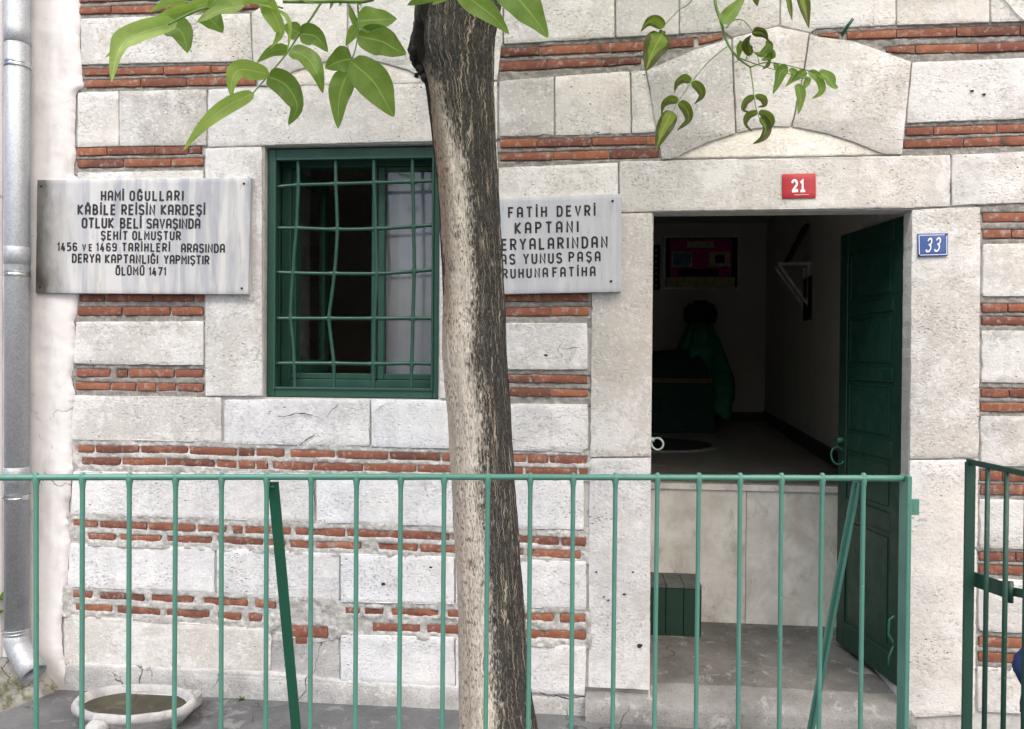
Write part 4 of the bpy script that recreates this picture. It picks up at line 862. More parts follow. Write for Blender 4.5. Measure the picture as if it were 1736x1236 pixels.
def word(txt, xa, xb, ya, yb, cap, Yf, parent, mat='ink', th=.19, slant=0., name='lettering', glyphs=None):
    """txt between pixel columns xa..xb, base line ya..yb, cap height in px, on the plane Yf"""
    G = glyphs or GL; A, Bp = P(xa, ya, Yf), P(xb, yb, Yf); H = np.linalg.norm(P(xa, ya-cap, Yf)-A)
    D = Bp-A; Lw = np.linalg.norm(D); ex = D/Lw; ez = np.array([-ex[2], 0, ex[0]])
    tot = sum(G[c][0] for c in txt)*H; t_ = th*H
    sc = 1.; gap = (Lw-t_-tot)/max(1, len(txt)-1)
    if gap < .30*H: sc = (Lw-t_-.30*H*(len(txt)-1))/tot; gap = .30*H
    m = MB(); x = t_/2; k = 0
    for ch in txt:
        for s in G[ch][1]:
            k += 1
            fn = lambda u, v_, h, x=x: tuple(A+ex*(x+(u*sc+slant*v_)*H)+ez*(v_*H)+np.array([0, -h, 0]))
            ribbon(m, s, th, fn, -.0004, .0009+.00015*(k % 4))
        x += G[ch][0]*H*sc+gap
    return m.build(name, mat, parent)
# ---- plaques
def plaque(corn, Yf, mat, label, loc):
    root = empty('marble_plaque', loc, label, 'plaque')
    slab('plaque_slab', corn, mat, root, Y=Yf, thick=-Yf-.004, gap=0, bev=.0015, jit=.0006, flat=True)
    return root
Yp = -.030
p1 = plaque([(63, 305), (425.5, 301), (421, 499), (60, 497)], Yp, 'plaque', 'grey streaked marble plaque with seven black lines, beside the drainpipe', P(240, 497, Yp))
k1 = lambda X: 60+X/4.692
for txt, a, b, ya, yb, cap in (('HAMİ', 520, 705, 185, 185, 70), ('OĞULLARI', 748, 1180, 185, 185, 70), ('KÂBİLE', 335, 640, 296, 297, 72), ('REİSİN', 683, 953, 297, 298, 72), ('KARDEŞİ', 997, 1352, 298, 299, 72),
        ('OTLUK', 368, 625, 402, 403, 72), ('BELİ', 672, 845, 404, 405, 72), ('SAVAŞINDA', 883, 1313, 406, 408, 70), ('ŞEHİT', 520, 735, 496, 498, 62), ('OLMUŞTUR', 770, 1158, 497, 499, 62),
        ('1456', 173, 333, 584, 585, 58), ('VE', 372, 452, 586, 586, 48), ('1469', 483, 648, 587, 588, 58), ('TARİHLERİ', 688, 1072, 589, 592, 60), ('ARASINDA', 1158, 1508, 597, 600, 62),
        ('DERYA', 290, 518, 678, 680, 62), ('KAPTANLIĞI', 553, 977, 682, 687, 62), ('YAPMIŞTIR', 1020, 1385, 688, 693, 62), ('ÖLÜMÜ', 637, 868, 778, 779, 60), ('1471', 900, 1040, 780, 781, 58)):
    word(txt, k1(a), k1(b), 300+ya/4.692, 300+yb/4.692, cap/4.692, Yp, p1, th=.215)
def screw(px, py, Yf, parent, r_=.0055):
    q = P(px, py, Yf); m = MB(); m.tube([(q[0], Yf+.002, q[2]), (q[0], Yf-.002, q[2])], r_, 10); m.build('screw', 'dark', parent)
for x, y in ((413.5, 311.5), (68, 487), (410, 489), (70, 316)): screw(x, y, Yp, p1)
p2 = plaque([(772, 339), (1053.5, 328), (1053, 495), (776, 500)], Yp, 'plaque2', 'blue grey marble plaque with black lettering, partly behind the tree trunk', P(950, 498, Yp))
k2 = lambda X: 840+X/3.858
for txt, a, b, ya, yb, cap in (('FATİH', 82, 338, 304, 297, 62), ('DEVRİ', 400, 655, 295, 289, 62), ('KAPTANI', 125, 545, 408, 397, 66), ('DERYALARINDAN', -25, 735, 518, 497, 66), ('HAS', -22, 130, 611, 607, 60), ('YUNUS', 180, 437, 605, 599, 60), ('PAŞA', 478, 688, 592, 588, 58), ('RUHUNA', 45, 345, 700, 692, 56), ('FATİHA', 372, 655, 691, 684, 56)):
    word(txt, k2(a), k2(b), 290+ya/3.858, 290+yb/3.858, cap/3.858, Yp, p2, th=.20)
for x, y in ((1038.5, 341), (1036, 477)): screw(x, y, Yp, p2)

# ---- house number plates
G2 = {'2': (.5, [arcp(.25, .74, .25, .26, 165, 0, 8)+[(.48, .60), (.03, .10)], [(.0, .09), (.52, .09)], [(.50, .02), (.50, .22)]]), '1': (.4, [[(.02, .80), (.22, .93), (.22, .05)], [(.0, .06), (.44, .06)]]),
      '3': (.5, [arcp(.24, .75, .22, .25, 160, -70, 9)+[(.20, .54)], [(.20, .54)]+arcp(.22, .27, .26, .27, 85, -150, 10)])}
n1 = empty('house_number_plate', P(1354, 336, -.006), 'red enamel house number plate reading 21 above the doorway', 'number plate', None)
slab('plate', [(1326, 295), (1383, 293.5), (1383.5, 335.5), (1326, 336.5)], 'red', n1, Y=-.008, thick=.006, gap=0, bev=.001, jit=.0004, flat=True)
word('21', 1341, 1366, 326, 325, 20, -.008, n1, 'white', th=.22, glyphs=G2, name='number')
for a, b, y in ((1347, 1358, 330.3), (1358, 1371, 329.8)):
    q0, q1 = P(a, y, -.0083), P(b, y, -.0083); MB().bar(q0, q1, .0016, .0006, side=(0, 0, 1)).build('small_print', 'white', n1)
n2 = empty('house_number_plate', P(1581, 434, -.006), 'blue enamel house number plate reading 33 on the right door jamb', 'number plate', None)
slab('plate', [(1555.5, 396), (1607.5, 395), (1607, 434), (1556.5, 435.5)], 'blue', n2, Y=-.008, thick=.006, gap=0, bev=.001, jit=.0004, flat=True)
word('33', 1568, 1593, 427, 425.5, 22, -.008, n2, 'white', th=.13, slant=.22, glyphs=G2, name='number')
for a, b in (((1558, 399), (1605, 398)), ((1558.8, 432.5), (1605, 431.3)), ((1558, 399), (1558.8, 432.5)), ((1605, 398), (1605, 431.3))):
    MB().bar(P(*a, -.0086), P(*b, -.0086), .0024, .0008, side=(1, 0, 0) if abs(a[0]-b[0]) < 3 else (0, 0, 1)).build('border_line', 'white', n2)
for x, y in ((1604, 397.5), (1558, 433)): screw(x, y, -.0085, n2, .004)
# ---- green hook left in a joint, white cable
q = P(1430, 57, -.0); MB().tube([q+np.array([0, .02, 0]), q+np.array([.0, -.015, .005]), P(1436, 45, -.03), P(1446, 32, -.04)], [.007, .0075, .0075, .0065], 8).build('wall_peg', 'brace', smooth=True, label='short green peg stuck in the top brick joint above the doorway', cat='peg')
MB().tube([P(x, y, -.008) for x, y in ((1695, -14), (1706, 2), (1720, 20), (1738, 36), (1775, 62))], .0028, 6).build('cable', 'wire', smooth=True, label='thin white cable crossing the stone at the top right corner', cat='cable')

# ---- inside the tomb: sarcophagus, turban, pictures, shelf, rug
sx1 = PG(1212, 734, FZ)[0]; sy = PG(1212, 734, FZ)[1]
sg = empty('sarcophagus', (sx1-.9, sy+.3, FZ), 'dark green cloth covered sarcophagus with gold trim inside the dark room', 'sarcophagus')
hgt = 1.5-(642-607)/F*(sy+3.3)-FZ
m = MB(); a0 = [(sx1-1.9, sy), (sx1, sy), (sx1, sy+.7), (sx1-1.9, sy+.7)]
v = [(x, y, FZ) for x, y in a0]+[(x+(.03 if k in (0, 3) else -.03), y+(.03 if k < 2 else -.03), FZ+hgt) for k, (x, y) in enumerate(a0)]+[(sx1-1.8, sy+.35, FZ+hgt+.14), (sx1-.08, sy+.35, FZ+hgt+.30)]
m.add(v, [(0, 1, 5, 4), (1, 2, 6, 5), (2, 3, 7, 6), (3, 0, 4, 7), (4, 5, 9, 8), (6, 7, 8, 9), (5, 6, 9), (7, 4, 8)]); m.build('sarcophagus_body', 'dkgreen', sg)
gt = MB().bar((sx1-1.88, sy+.012, FZ+hgt-.01), (sx1-.03, sy+.012, FZ+hgt-.01), .02, .04, side=(0, 1, 0)); gt.build('gold_fringe', 'gold', sg)
tc = PZ(1187, 533, sy+3.3+.35)
cl = MB(); n = 64; prof_ = [(.10, -.05), (.125, -.10), (.175, -.2), (.225, -.32), (.27, -.45), (.31, -.58), (.325, -.70), (.315, -.82), (.30, -.92)]
v = []
for i, (r_, dz) in enumerate(prof_):
    for k in range(n):
        an_ = 2*math.pi*k/n; fold = 1+(.04+.13*i/8)*math.sin(9*an_+1.3*math.sin(3*an_)+.25*i); ext = (.10*math.sin(4*an_+1) if i == 8 else 0)
        v.append((tc[0]+r_*fold*math.cos(an_)*.92, tc[1]+r_*fold*math.sin(an_), tc[2]+dz+ext*.8))
cl.add(v, [(i*n+k, i*n+(k+1) % n, (i+1)*n+(k+1) % n, (i+1)*n+k) for i in range(8) for k in range(n)])
cl.build('cloth_drape', 'green', smooth=True, label='emerald green cloth draped from the turban over the sarcophagus end', cat='cloth')
tb = MB().lathe(tc, [(.001, -.10), (.10, -.105), (.145, -.075), (.163, -.01), (.155, .06), (.12, .095), (.075, .105), (.07, .125), (.04, .13), (.001, .13)], 32)
vs = np.array(tb.v); vs[:, 2] += .006*np.sin(np.arctan2(vs[:, 1]-tc[1], vs[:, 0]-tc[0])*5+vs[:, 2]*60)
mk('turban', vs, tb.f, 'black', smooth=True, label='black turban standing on top of the sarcophagus', cat='turban')
by = bwy-.03
def wallpic(name, x0, y0, x1, y1, label):
    a, b = P(x0, y0, by), P(x1, y1, by); o = empty(name, ((a[0]+b[0])/2, by, b[2]), label, 'picture'); return o, a, b
o, a, b = wallpic('framed_picture', 1125, 400, 1253, 491, 'wide silver framed magenta display hanging on the back wall of the room')
x0_, x1_, zt, zb_ = a[0], b[0], a[2], b[2]; fwid = .022
for q in (((x0_, zb_), (x1_, zb_+fwid)), ((x0_, zt-fwid), (x1_, zt)), ((x0_, zb_+fwid), (x0_+fwid, zt-fwid)), ((x1_-fwid, zb_+fwid), (x1_, zt-fwid))):
    MB().box((q[0][0], by-.02, q[0][1]), (q[1][0], by+.028, q[1][1])).build('frame_bar', 'silver', o)
MB().box((x0_+fwid, by+.005, zb_+fwid), (x1_-fwid, by+.02, zt-fwid)).build('backing', 'black', o)
def pic(x0, y0, x1, y1, mat, nm, d):
    a, b = P(x0, y0, by-d), P(x1, y1, by-d); MB().box((a[0], by-d, b[2]), (b[0], by+.004, a[2])).build(nm, mat, o)
pic(1136, 405, 1240, 469, 'magenta', 'magenta_board', .001); pic(1130, 470, 1246, 487, 'beige', 'beige_panel', .001)
pic(1139, 427, 1173, 452, 'beige', 'photo_mount', .004); pic(1141, 429, 1171, 450, 'photo', 'photograph', .007); pic(1203, 427, 1238, 452, 'beige', 'photo_mount', .004); pic(1213, 432, 1228, 446, 'black', 'photograph', .007); pic(1165, 409, 1210, 420, 'beige', 'title_strip', .004); pic(1150, 456, 1219, 468, 'black', 'dark_strip', .004)
o, a, b = wallpic('framed_picture', 1098, 416, 1118.5, 491, 'narrow black frame at the left edge of the doorway')
MB().box((a[0]-.2, by-.015, b[2]), (b[0], by+.028, a[2])).build('frame_board', 'black', o)
for k in range(7):
    q = P(1112.5, 424+k*10, by-.016); MB().box((q[0]-.012, by-.02, q[2]-.012), (q[0]+.012, by-.0155, q[2]+.012)).build('gold_stud', 'beige', o)
# shelf with leaning books on the right wall
rwd = d; wn = nn
def RW(px, py, off=0.):      # point on the right wall seen at a pixel
    dd = ray(px, py); A_ = np.array([bw1[0], bwy])+wn*off; t_ = ((A_-CAM[:2])@wn)/(dd[:2]@wn); return CAM+dd*t_
sh = empty('wall_shelf', RW(1365, 530), 'small white bracket shelf on the right wall of the room', 'shelf')
ra, rb = RW(1388, 450), RW(1352, 450)
zsh = ra[2]
m = MB(); ex3 = np.array([rwd[0], rwd[1], 0]); wn3 = np.array([wn[0], wn[1], 0])
base = RW(1370, 450); m.bar(base-ex3*.14+wn3*.12, base+ex3*.14+wn3*.12, .24, .02, side=tuple(wn3)); m.build('shelf_board', 'woodw', sh)
for s in (-.1, .1):
    c0 = base+ex3*s; m = MB(); m.bar(c0+wn3*.012-np.array([0, 0, .012]), c0+wn3*.012-np.array([0, 0, .32]), .02, .02, side=tuple(wn3)); m.build('shelf_bracket', 'woodw', sh)
    m = MB(); m.bar(c0+wn3*.22-np.array([0, 0, .012]), c0+wn3*.02-np.array([0, 0, .30]), .018, .018, side=tuple(ex3)); m.build('shelf_bracket', 'woodw', sh)
m = MB(); m.bar(base+wn3*.16+np.array([0, 0, .012]), base+wn3*.02+np.array([0, 0, .30]), .20, .03, side=tuple(ex3)); m.build('book', 'black', label='dark book leaning on the small white wall shelf', cat='book')
m = MB(); m.bar(base+wn3*.01-np.array([0, 0, .10])+ex3*.05, base+wn3*.01-np.array([0, 0, .42])+ex3*.05, .26, .02, side=tuple(ex3)); m.build('hanging_picture', 'black', label='dark picture hanging on the wall under the small shelf', cat='picture')
# rug
rc = (PG(1105, 742, FZ)+PG(1105, 766, FZ))/2; rr = np.linalg.norm(PG(1105, 742, FZ)-PG(1105, 766, FZ))/2
rg = empty('round_rug', (rc[0], rc[1], FZ), 'round dark rug with pale border in front of the sarcophagus', 'rug')
MB().lathe((rc[0], rc[1], FZ), [(.001, .006), (rr*.92, .006)], 40).build('rug_pile', 'rug', rg); MB().lathe((rc[0], rc[1], FZ), [(rr*.92, .008), (rr, .008), (rr, -.003)], 40).build('rug_border', 'rugb', rg)

# ---- green wooden crate on the landing
c1 = PG(1189, 1080, LZ); cx1, cy0 = c1[0], c1[1]; cw, cdp, chh = .36, RY-.02-c1[1], 1.5-(987-607)/F*(cy0+3.3)*1.012-LZ
cr = empty('wooden_crate', (cx1-cw/2, cy0+cdp/2, LZ), 'dark green wooden crate in the doorway left of the marble rise', 'crate')
for k in range(4):
    w0 = cx1-cw+k*cw/4
    MB().box((w0+.001, cy0, LZ), (w0+cw/4-.001, cy0+.018, LZ+chh), .002).build('plank', 'bench', cr); MB().box((w0+.001, cy0-.006, LZ+chh+.001), (w0+cw/4-.001, cy0+cdp, LZ+chh+.02), .002).build('lid_plank', 'benchlid', cr)
for y0 in (cy0+.0185, cy0+.0185+cdp/2): MB().box((cx1-.018, y0, LZ), (cx1, y0+cdp/2-.012, LZ+chh), .002).build('plank', 'bench', cr)
MB().box((cx1-cw+.0, cy0+.02, LZ+.01), (cx1-cw+.016, cy0+cdp-.005, LZ+chh-.001)).build('plank', 'bench', cr)

# ---- green railing along the pavement
RA, RBk = 1.95, .05; RH = 1.192
fh = np.array([-math.sin(TH), math.cos(TH), 0]); rh = rt
def rail(px, z, back=0.):
    u = (px-868)/F; X = RA*u/(1-RBk*u); Z = RA+RBk*X+back; q = CAM+rh*X+fh*Z; return np.array([q[0], q[1], z])
rdir = rail(1000, 0)-rail(800, 0); rdir /= np.linalg.norm(rdir); rback = np.array([-rdir[1], rdir[0], 0])
ra_ = empty('railing', rail(868, GZ), 'light green steel bar railing in front of the tree, wall and doorway', 'railing')
xs = np.linspace(-330, 1538, 41); MB().tube([rail(x, RH+.003*math.sin((x+200)/520)) for x in xs], [.0074+.0008*random.random() for _ in xs], 10).build('top_rail', 'rail', ra_, smooth=True)
MB().tube([rail(-330, .09), rail(1536, .09)], .009, 8).build('bottom_rail', 'rail', ra_, smooth=True)
bars = [-250, -172, -94, -16, 62, 141, 220, 298.5, 376.5, 453, 529, 606, 680, 754, 829, 901, 973, 1045, 1116, 1187, 1257, 1327, 1396, 1466]
for x in bars:
    x2 = x+random.uniform(-.8, .8); dx = random.uniform(-2, 2)
    zl = [.08, .3, .6, .9, RH-.05, RH-.028, RH-.016, RH-.005, RH+.009, RH+.014]; rl = [.0060]*5+[.0062, .0072, .0092, .0072, .004]
    MB().tube([rail(x2+dx*(1-z/RH), z) for z in zl], rl, 10).build('bar', 'rail', ra_, smooth=True)
pA, pB = rail(1538, RH+.008), rail(1538, .02)
MB().bar(pB, pA, .012, .040, side=tuple(rdir), bev=.0015).build('end_post', 'rail', ra_)
q = rail(1541, 1.5-(856-607)/F*2.0); MB().bar(q+rdir*.004-np.array([0, 0, .022]), q+rdir*.004+np.array([0, 0, .022]), .006, .034, side=tuple(rback), bev=.001)
MB().bar(q+rdir*.017-np.array([0, 0, .021]), q+rdir*.017+np.array([0, 0, .021]), .030, .005, side=tuple(rdir), bev=.0015).build('latch_plate', 'rail', ra_)
for x, o_ in ((462, .012), (1459, -.006)):
    a = rail(x, RH-.012)+rback*.012; b = rail(x, GZ)+rback*.40+rdir*o_
    m = MB(); m.bar(a, b, .027 if x < 800 else .022, .005, side=tuple(rdir)); m.bar(a+rdir*.0, b, .005, .022, side=tuple(rdir)) if x > 800 else None
    m.build('brace', 'brace' if x < 800 else 'rail', ra_)
q = rail(450, RH-.024)+rback*.012; MB().tube([q, q+rdir*.022], .005, 8).build('brace_bolt', 'brace', ra_)
lk = [rail(1523, 1.5-(y-607)/F*2.02)+rback*.02+rdir*dx for y, dx in ((1042, .01), (1048, -.004), (1062, -.006), (1074, -.006), (1084, .004), (1092, .008))]
MB().tube(lk, .0032, 8).build('latch_loop', 'brace', ra_, smooth=True)
q = lk[-1]; MB().tube([q, q+rdir*-.012+np.array([0, 0, -.03]), q+rdir*-.014+np.array([0, 0, -.055])], .0022, 6).build('latch_pin', 'brace', ra_, smooth=True)

# ---- gate leaf standing open at the right edge
g0 = PZ(1645, 783, 2.26); g1 = PZ(1736, 799, 2.035); gd = (g1-g0); gd[2] = 0; GL_ = np.linalg.norm(gd); gd /= GL_; gb = np.array([-gd[1], gd[0], 0]); GH = float(g0[2])
gt = empty('gate', (g0[0], g0[1], GZ), 'green bar gate with shade in its colour, standing open at the right edge', 'gate')
MB().bar((g0[0], g0[1], .02), (g0[0], g0[1], GH), .029, .007, side=tuple(rt)).build('gate_post', 'gatep', gt)
MB().bar(g0-gd*.012, g0+gd*.75, .016, .012, side=(0, 0, 1), bev=.002).build('gate_top_rail', 'gatep', gt)
MB().bar((g0[0], g0[1], .1), tuple(np.array([g0[0], g0[1], .1])+gd*.75), .016, .012, side=(0, 0, 1), bev=.002).build('gate_bottom_rail', 'gatep', gt)
sp = GL_/2.85
for k in range(1, 11):
    q = g0+gd*(sp*k*(1.0)); MB().tube([(q[0], q[1], .09), (q[0], q[1], .7), (q[0], q[1], GH+.004)], .0066, 10).build('gate_bar', 'gatep', gt, smooth=True)
s0 = PZ(1652, 982, 2.27); s1 = PZ(1712, 1003, 2.13); s2 = PZ(1745, 1008, 2.08)
MB().bar(s0, s1, .043, .006, side=(0, 0, 1)).build('gate_strap', 'gatep', gt); MB().tube([s1-np.array([0, 0, .03]), s1+np.array([0, 0, .028])], .009, 10).build('gate_hinge', 'gatep', gt, smooth=True); MB().bar(s1+np.array([.01, 0, 0]), s2, .024, .006, side=(0, 0, 1)).build('gate_strap', 'gatep', gt)

# ---- blue bundle at the right edge
bc_ = PZ(1764, 1125, 2.5); m = MB(); n = 20
v = []; zs_ = np.linspace(-.19, .14, 16)
for i, z in enumerate(zs_):
    for k in range(n):
        an_ = 2*math.pi*k/n; r_ = (.050+.022*math.exp(-((z+.02)/.05)**2)-.012*math.exp(-((z-.05)/.02)**2))*(1+.12*math.sin(3*an_+z*40)) * (1 if i not in (0, 15) else .3)
        v.append(bc_+np.array([r_*math.cos(an_), r_*math.sin(an_), z]))
m.add(v, [(i*n+k, i*n+(k+1) % n, (i+1)*n+(k+1) % n, (i+1)*n+k) for i in range(15) for k in range(n)]+[list(range(n)), list(range(15*n, 16*n))])
bb = m.build('cloth_bundle', 'bluec', smooth=True, label='blue cloth bundle with a red patch at the right edge behind the gate', cat='bundle')
q = PZ(1743, 1148, 2.43); MB().lathe(q, [(.001, -.022), (.012, -.018), (.016, 0), (.012, .018), (.001, .022)], 12).build('red_patch', 'redc', bb, smooth=True)

# ---- the tree
TZ = 2.36
ol = [(-420, 690, 865), (-260, 688, 862), (-140, 692, 858), (-60, 700, 853), (0, 704, 851), (30, 703, 846), (60, 704, 840), (85, 702, 838), (105, 706, 838), (125, 716, 837), (150, 722, 837), (200, 730, 839), (250, 735, 841), (300, 740, 844), (350, 744, 847), (400, 747, 850), (450, 750, 853), (500, 751, 855), (550, 750, 857), (600, 749, 859), (650, 754, 862), (700, 759, 866), (750, 762, 868), (800, 765, 871), (850, 768, 875), (900, 770, 879), (950, 773, 882), (1000, 775, 886), (1050, 777, 890), (1100, 778, 893), (1150, 778, 897), (1200, 779, 904), (1236, 779, 911), (1300, 772, 925), (1380, 750, 955), (1440, 715, 1000)]
yy = np.concatenate([np.arange(-420, 1441, 6.)]); NL = np.interp(yy, [o[0] for o in ol], [o[1] for o in ol]); NR = np.interp(yy, [o[0] for o in ol], [o[2] for o in ol])
ns = 120; v = []; uv = []; burn = []; kp = PZ(706, 85, TZ)[2]
tr = empty('tree', PZ(850, 1440, TZ), 'walnut like street tree with pale flaking trunk in front of the wall', 'tree')
for y, l, r_ in zip(yy, NL, NR):
    cpt = PZ((l+r_)/2, y, TZ); rad = (r_-l)/2/F*TZ
    for k in range(ns):
        an_ = 2*math.pi*k/ns-math.pi/2                         # -90 deg: towards the street
        ca, sa_ = math.cos(an_), math.sin(an_)
        rr_ = rad
        z = cpt[2]; arc = (an_+math.pi/2); arc = arc if arc < math.pi else arc-2*math.pi
        dsp = (float(vn(arc*9, z*5, 3))-.5)*.006+(float(fbm(arc*26, z*17, 63))-.5)*.005
        kn = math.exp(-((z-kp)/.045)**2)*math.exp(-((arc+1.25)/.30)**2); kn2 = math.exp(-((z-kp-.10)/.06)**2)*math.exp(-((arc+.9)/.35)**2)
        rr_ += dsp+.022*kn*(float(fbm(arc*10, z*45, 9)))+.012*kn2*float(fbm(arc*9, z*30, 19))-.040*math.exp(-((z-kp-.012)/.05)**2)*math.exp(-((arc+.95)/.12)**2)
        q = cpt+rt*ca*rr_+fh*sa_*rr_; v.append(q); uv.append((arc*.095, z))
        jag = float(fbm(arc*14, z*22, 77))-.5
        bz_ = max(0, min(1, 1.6*math.exp(-((z-kp+.0)/.075)**2)*math.exp(-((arc+1.2+jag*.5)/.26)**2)+1.2*math.exp(-((z-kp-.09)/.03)**2)*math.exp(-((arc+.72)/.14)**2)+(.75 if arc < -1.18+jag*.5 and z < kp and z > kp-.75 else 0)))
        burn.append(bz_)
nr = len(yy); f = [(i*ns+k, i*ns+(k+1) % ns, (i+1)*ns+(k+1) % ns, (i+1)*ns+k) for i in range(nr-1) for k in range(ns)]
v = np.array(v)
vj = v.copy(); 
tk = mk('trunk', vj, f, 'bark', tr, smooth=True, uv=uv)
# seam at the back: per-loop uv fix
me = tk.data; uvl = me.uv_layers[0]
for poly in me.polygons:
    us = [uvl.data[i].uv[0] for i in poly.loop_indices]
    if max(us)-min(us) > .3:
        for i in poly.loop_indices:
            if uvl.data[i].uv[0] < 0: uvl.data[i].uv[0] += 2*math.pi*.095
at = me.attributes.new('burn', 'FLOAT', 'POINT'); at.data.foreach_set('value', burn)
topc = v[:ns].mean(0)
bu = MB()
for k_, (bx, by_, br) in enumerate(((714, 48, 16), (709, 66, 14), (707, 84, 15), (710, 101, 14), (716, 117, 11), (722, 132, 8), (728, 38, 14), (741, 30, 9), (700, 98, 6), (706, 128, 4))):
    c_ = PZ(bx, by_, TZ-.005-.012*(k_ % 3)); b_ = bmesh.new(); bmesh.ops.create_icosphere(b_, subdivisions=3, radius=1.)
    R_ = br/F*TZ*.95; vs_ = np.array([v_.co[:] for v_ in b_.verts]); nz_ = .62+.75*fbm(vs_[:, 0]*3.1+k_*7+vs_[:, 1]*1.7, vs_[:, 2]*3.1+vs_[:, 1]*2.3, 51+k_)
    b_.verts.index_update(); bu.add(c_+vs_*R_*nz_[:, None]*np.array([1, 1, 1.15]), [[q_.index for q_ in f_.verts] for f_ in b_.faces]); b_.free()
bu.build('burl', 'burnt', tr, smooth=True)

def leaf(pts, wpx, Z, mat='leaf', parent=None, twist=0., fold=.25, dz=(0, 0, 0), name='leaf', shape=0):
    """a leaf whose midrib runs through pts (base first); dz: distance added towards the camera at the points"""
    s_ = spl(pts if len(pts) > 2 else [pts[0], ((pts[0][0]+pts[1][0])/2, (pts[0][1]+pts[1][1])/2-2), pts[1]], 6)
    n = len(s_); tt = np.linspace(0, 1, n); dzz = np.interp(tt, np.linspace(0, 1, len(dz)), dz)
    ce = np.array([PZ(x, y, Z-q) for (x, y), q in zip(s_, dzz)])
    wd = wpx/F*Z
    if mat == 'leafb': fold = max(fold, .8)
    tang = np.gradient(ce, axis=0); tang /= np.linalg.norm(tang, axis=1)[:, None]
    side = np.cross(tang, fw); side /= np.linalg.norm(side, axis=1)[:, None]+1e-9; nr_ = np.cross(side, tang)
    prof = np.sin(np.pi*np.clip(tt, 0, 1)**(.62 if shape == 0 else .8))**.8*(1-.25*tt**3); prof[0] = .06; prof[-1] = .02
    M = [-1, -.72, -.36, 0, .36, .72, 1]; v = []; uv_ = []
    ca, sa_ = math.cos(twist), math.sin(twist); wob = random.random()*9
    for i in range(n):
        S2 = side[i]*ca+nr_[i]*sa_; N2 = nr_[i]*ca-side[i]*sa_
        for m_ in M:
            h = -fold*abs(m_)**1.5*wd/2*prof[i]+.07*wd*math.sin(tt[i]*14+wob+m_*2)*abs(m_)*prof[i]
            v.append(ce[i]+S2*m_*wd/2*prof[i]+N2*h); uv_.append((tt[i], m_))
    k = len(M); f = [(i*k+j, i*k+j+1, (i+1)*k+j+1, (i+1)*k+j) for i in range(n-1) for j in range(k-1)]
    return mk(name, v, f, mat, parent, smooth=True, uv=uv_)
def stem(pts, r0, r1, mat='stem', parent=None, name='leaf_stalk'):
    """pts: (px, py, distance)"""
    pw = spl([PZ(x, y, Z) for x, y, Z in pts], 5); return MB().tube(pw, np.linspace(r0, r1, len(pw)), 8).build(name, mat, parent or tr, smooth=True)
# limbs above the picture
lim = {}
def limb(name, tgt, r0=.05, r1=.02):
    a = topc+np.array([0, 0, -.05]); b = np.array(tgt); mid = (a+b)/2+np.array([0, 0, .12])
    pw = spl([a, mid, b], 8); MB().tube(pw, np.linspace(r0, r1, len(pw)), 10).build('limb', 'twig', tr, smooth=True); return b
L1 = limb('limb', PZ(560, -360, 1.75)); L2 = limb('limb', PZ(1230, -420, 2.2)); L3 = limb('limb', PZ(900, -620, 2.9)); L4 = limb('limb', PZ(820, -380, 1.6), .04)
ZL = 1.72
stem([(560, -360, 1.75), (610, -120, ZL), (640, -10, ZL), (560, 2, ZL), (480, 3, ZL)], .007, .0035)
stem([(545, 3, ZL), (528, 30, ZL), (507, 58, ZL), (488, 88, ZL), (455, 128, ZL-.02), (427, 160, ZL-.03)], .0028, .0013)
stem([(606, -60, ZL+.02), (606, -5, ZL+.02), (608, 45, ZL+.01), (602, 85, ZL), (592, 110, ZL), (588, 128, ZL)], .0026, .0012)
stem([(560, -360, 1.75), (500, -60, ZL-.1), (420, -2, ZL-.12), (340, 16, ZL-.15), (285, 42, ZL-.17)], .006, .0014)
stem([(400, -12, ZL-.08), (450, 5, ZL-.08), (480, 14, ZL-.08)], .003, .002)
Zy = ZL-.15
leaf([(300, 38), (225, 62), (200, 90), (189, 139)], 36, Zy, 'leafy', tr, .15, .5, (0, .03, .05, .06)); leaf([(300, 30), (230, 60), (178, 98)], 18, Zy+.01, 'leafy', tr, .5)
leaf([(276, 36), (308, 55), (318, 90)], 46, Zy+.03, 'leaf', tr, .2); leaf([(335, 12), (290, 24), (248, 42)], 20, Zy, 'leafy', tr, .6)
leaf([(415, 10), (372, 18), (331, 40)], 28, Zy-.02, 'leafy', tr, -.3); leaf([(345, 24), (362, 38), (378, 56)], 40, Zy+.03, 'leaf', tr, .3); leaf([(318, -2), (285, 4), (254, 20)], 16, Zy, 'leafy', tr, .5)
leaf([(372, 2), (330, 12), (300, 34)], 22, Zy+.01, 'leafy', tr, .3); leaf([(440, -12), (462, 20), (476, 55), (458, 84)], 34, Zy+.02, 'leafy', tr, -.5, dz=(0, .02, .03, .0)); leaf([(418, 2), (462, 14), (490, 38), (487, 90)], 15, Zy, 'leafy', tr, .9)
leaf([(395, -20), (372, -4), (352, 14)], 34, Zy, 'leafy', tr, .2); leaf([(470, -18), (440, -6), (405, 4)], 26, Zy, 'leafy', tr, .3); leaf([(500, -14), (520, -2), (545, 6)], 18, ZL, 'leafy', tr, .3)
leaf([(508, 57), (495, 50), (481, 44)], 30, ZL+.02, 'leaf', tr, .3); leaf([(507, 58), (535, 62), (556, 88)], 36, ZL, 'leaf', tr, -.2); leaf([(491, 84), (462, 86), (436, 106)], 20, ZL, 'leaf', tr, .5)
leaf([(492, 86), (520, 98), (538, 125), (547, 158)], 36, ZL-.01, 'leaf', tr, .35, dz=(0, .01, .02, 0)); leaf([(457, 126), (410, 118), (394, 134), (392, 165)], 32, ZL-.03, 'leafy', tr, .3, dz=(0, .02, .04, .04))
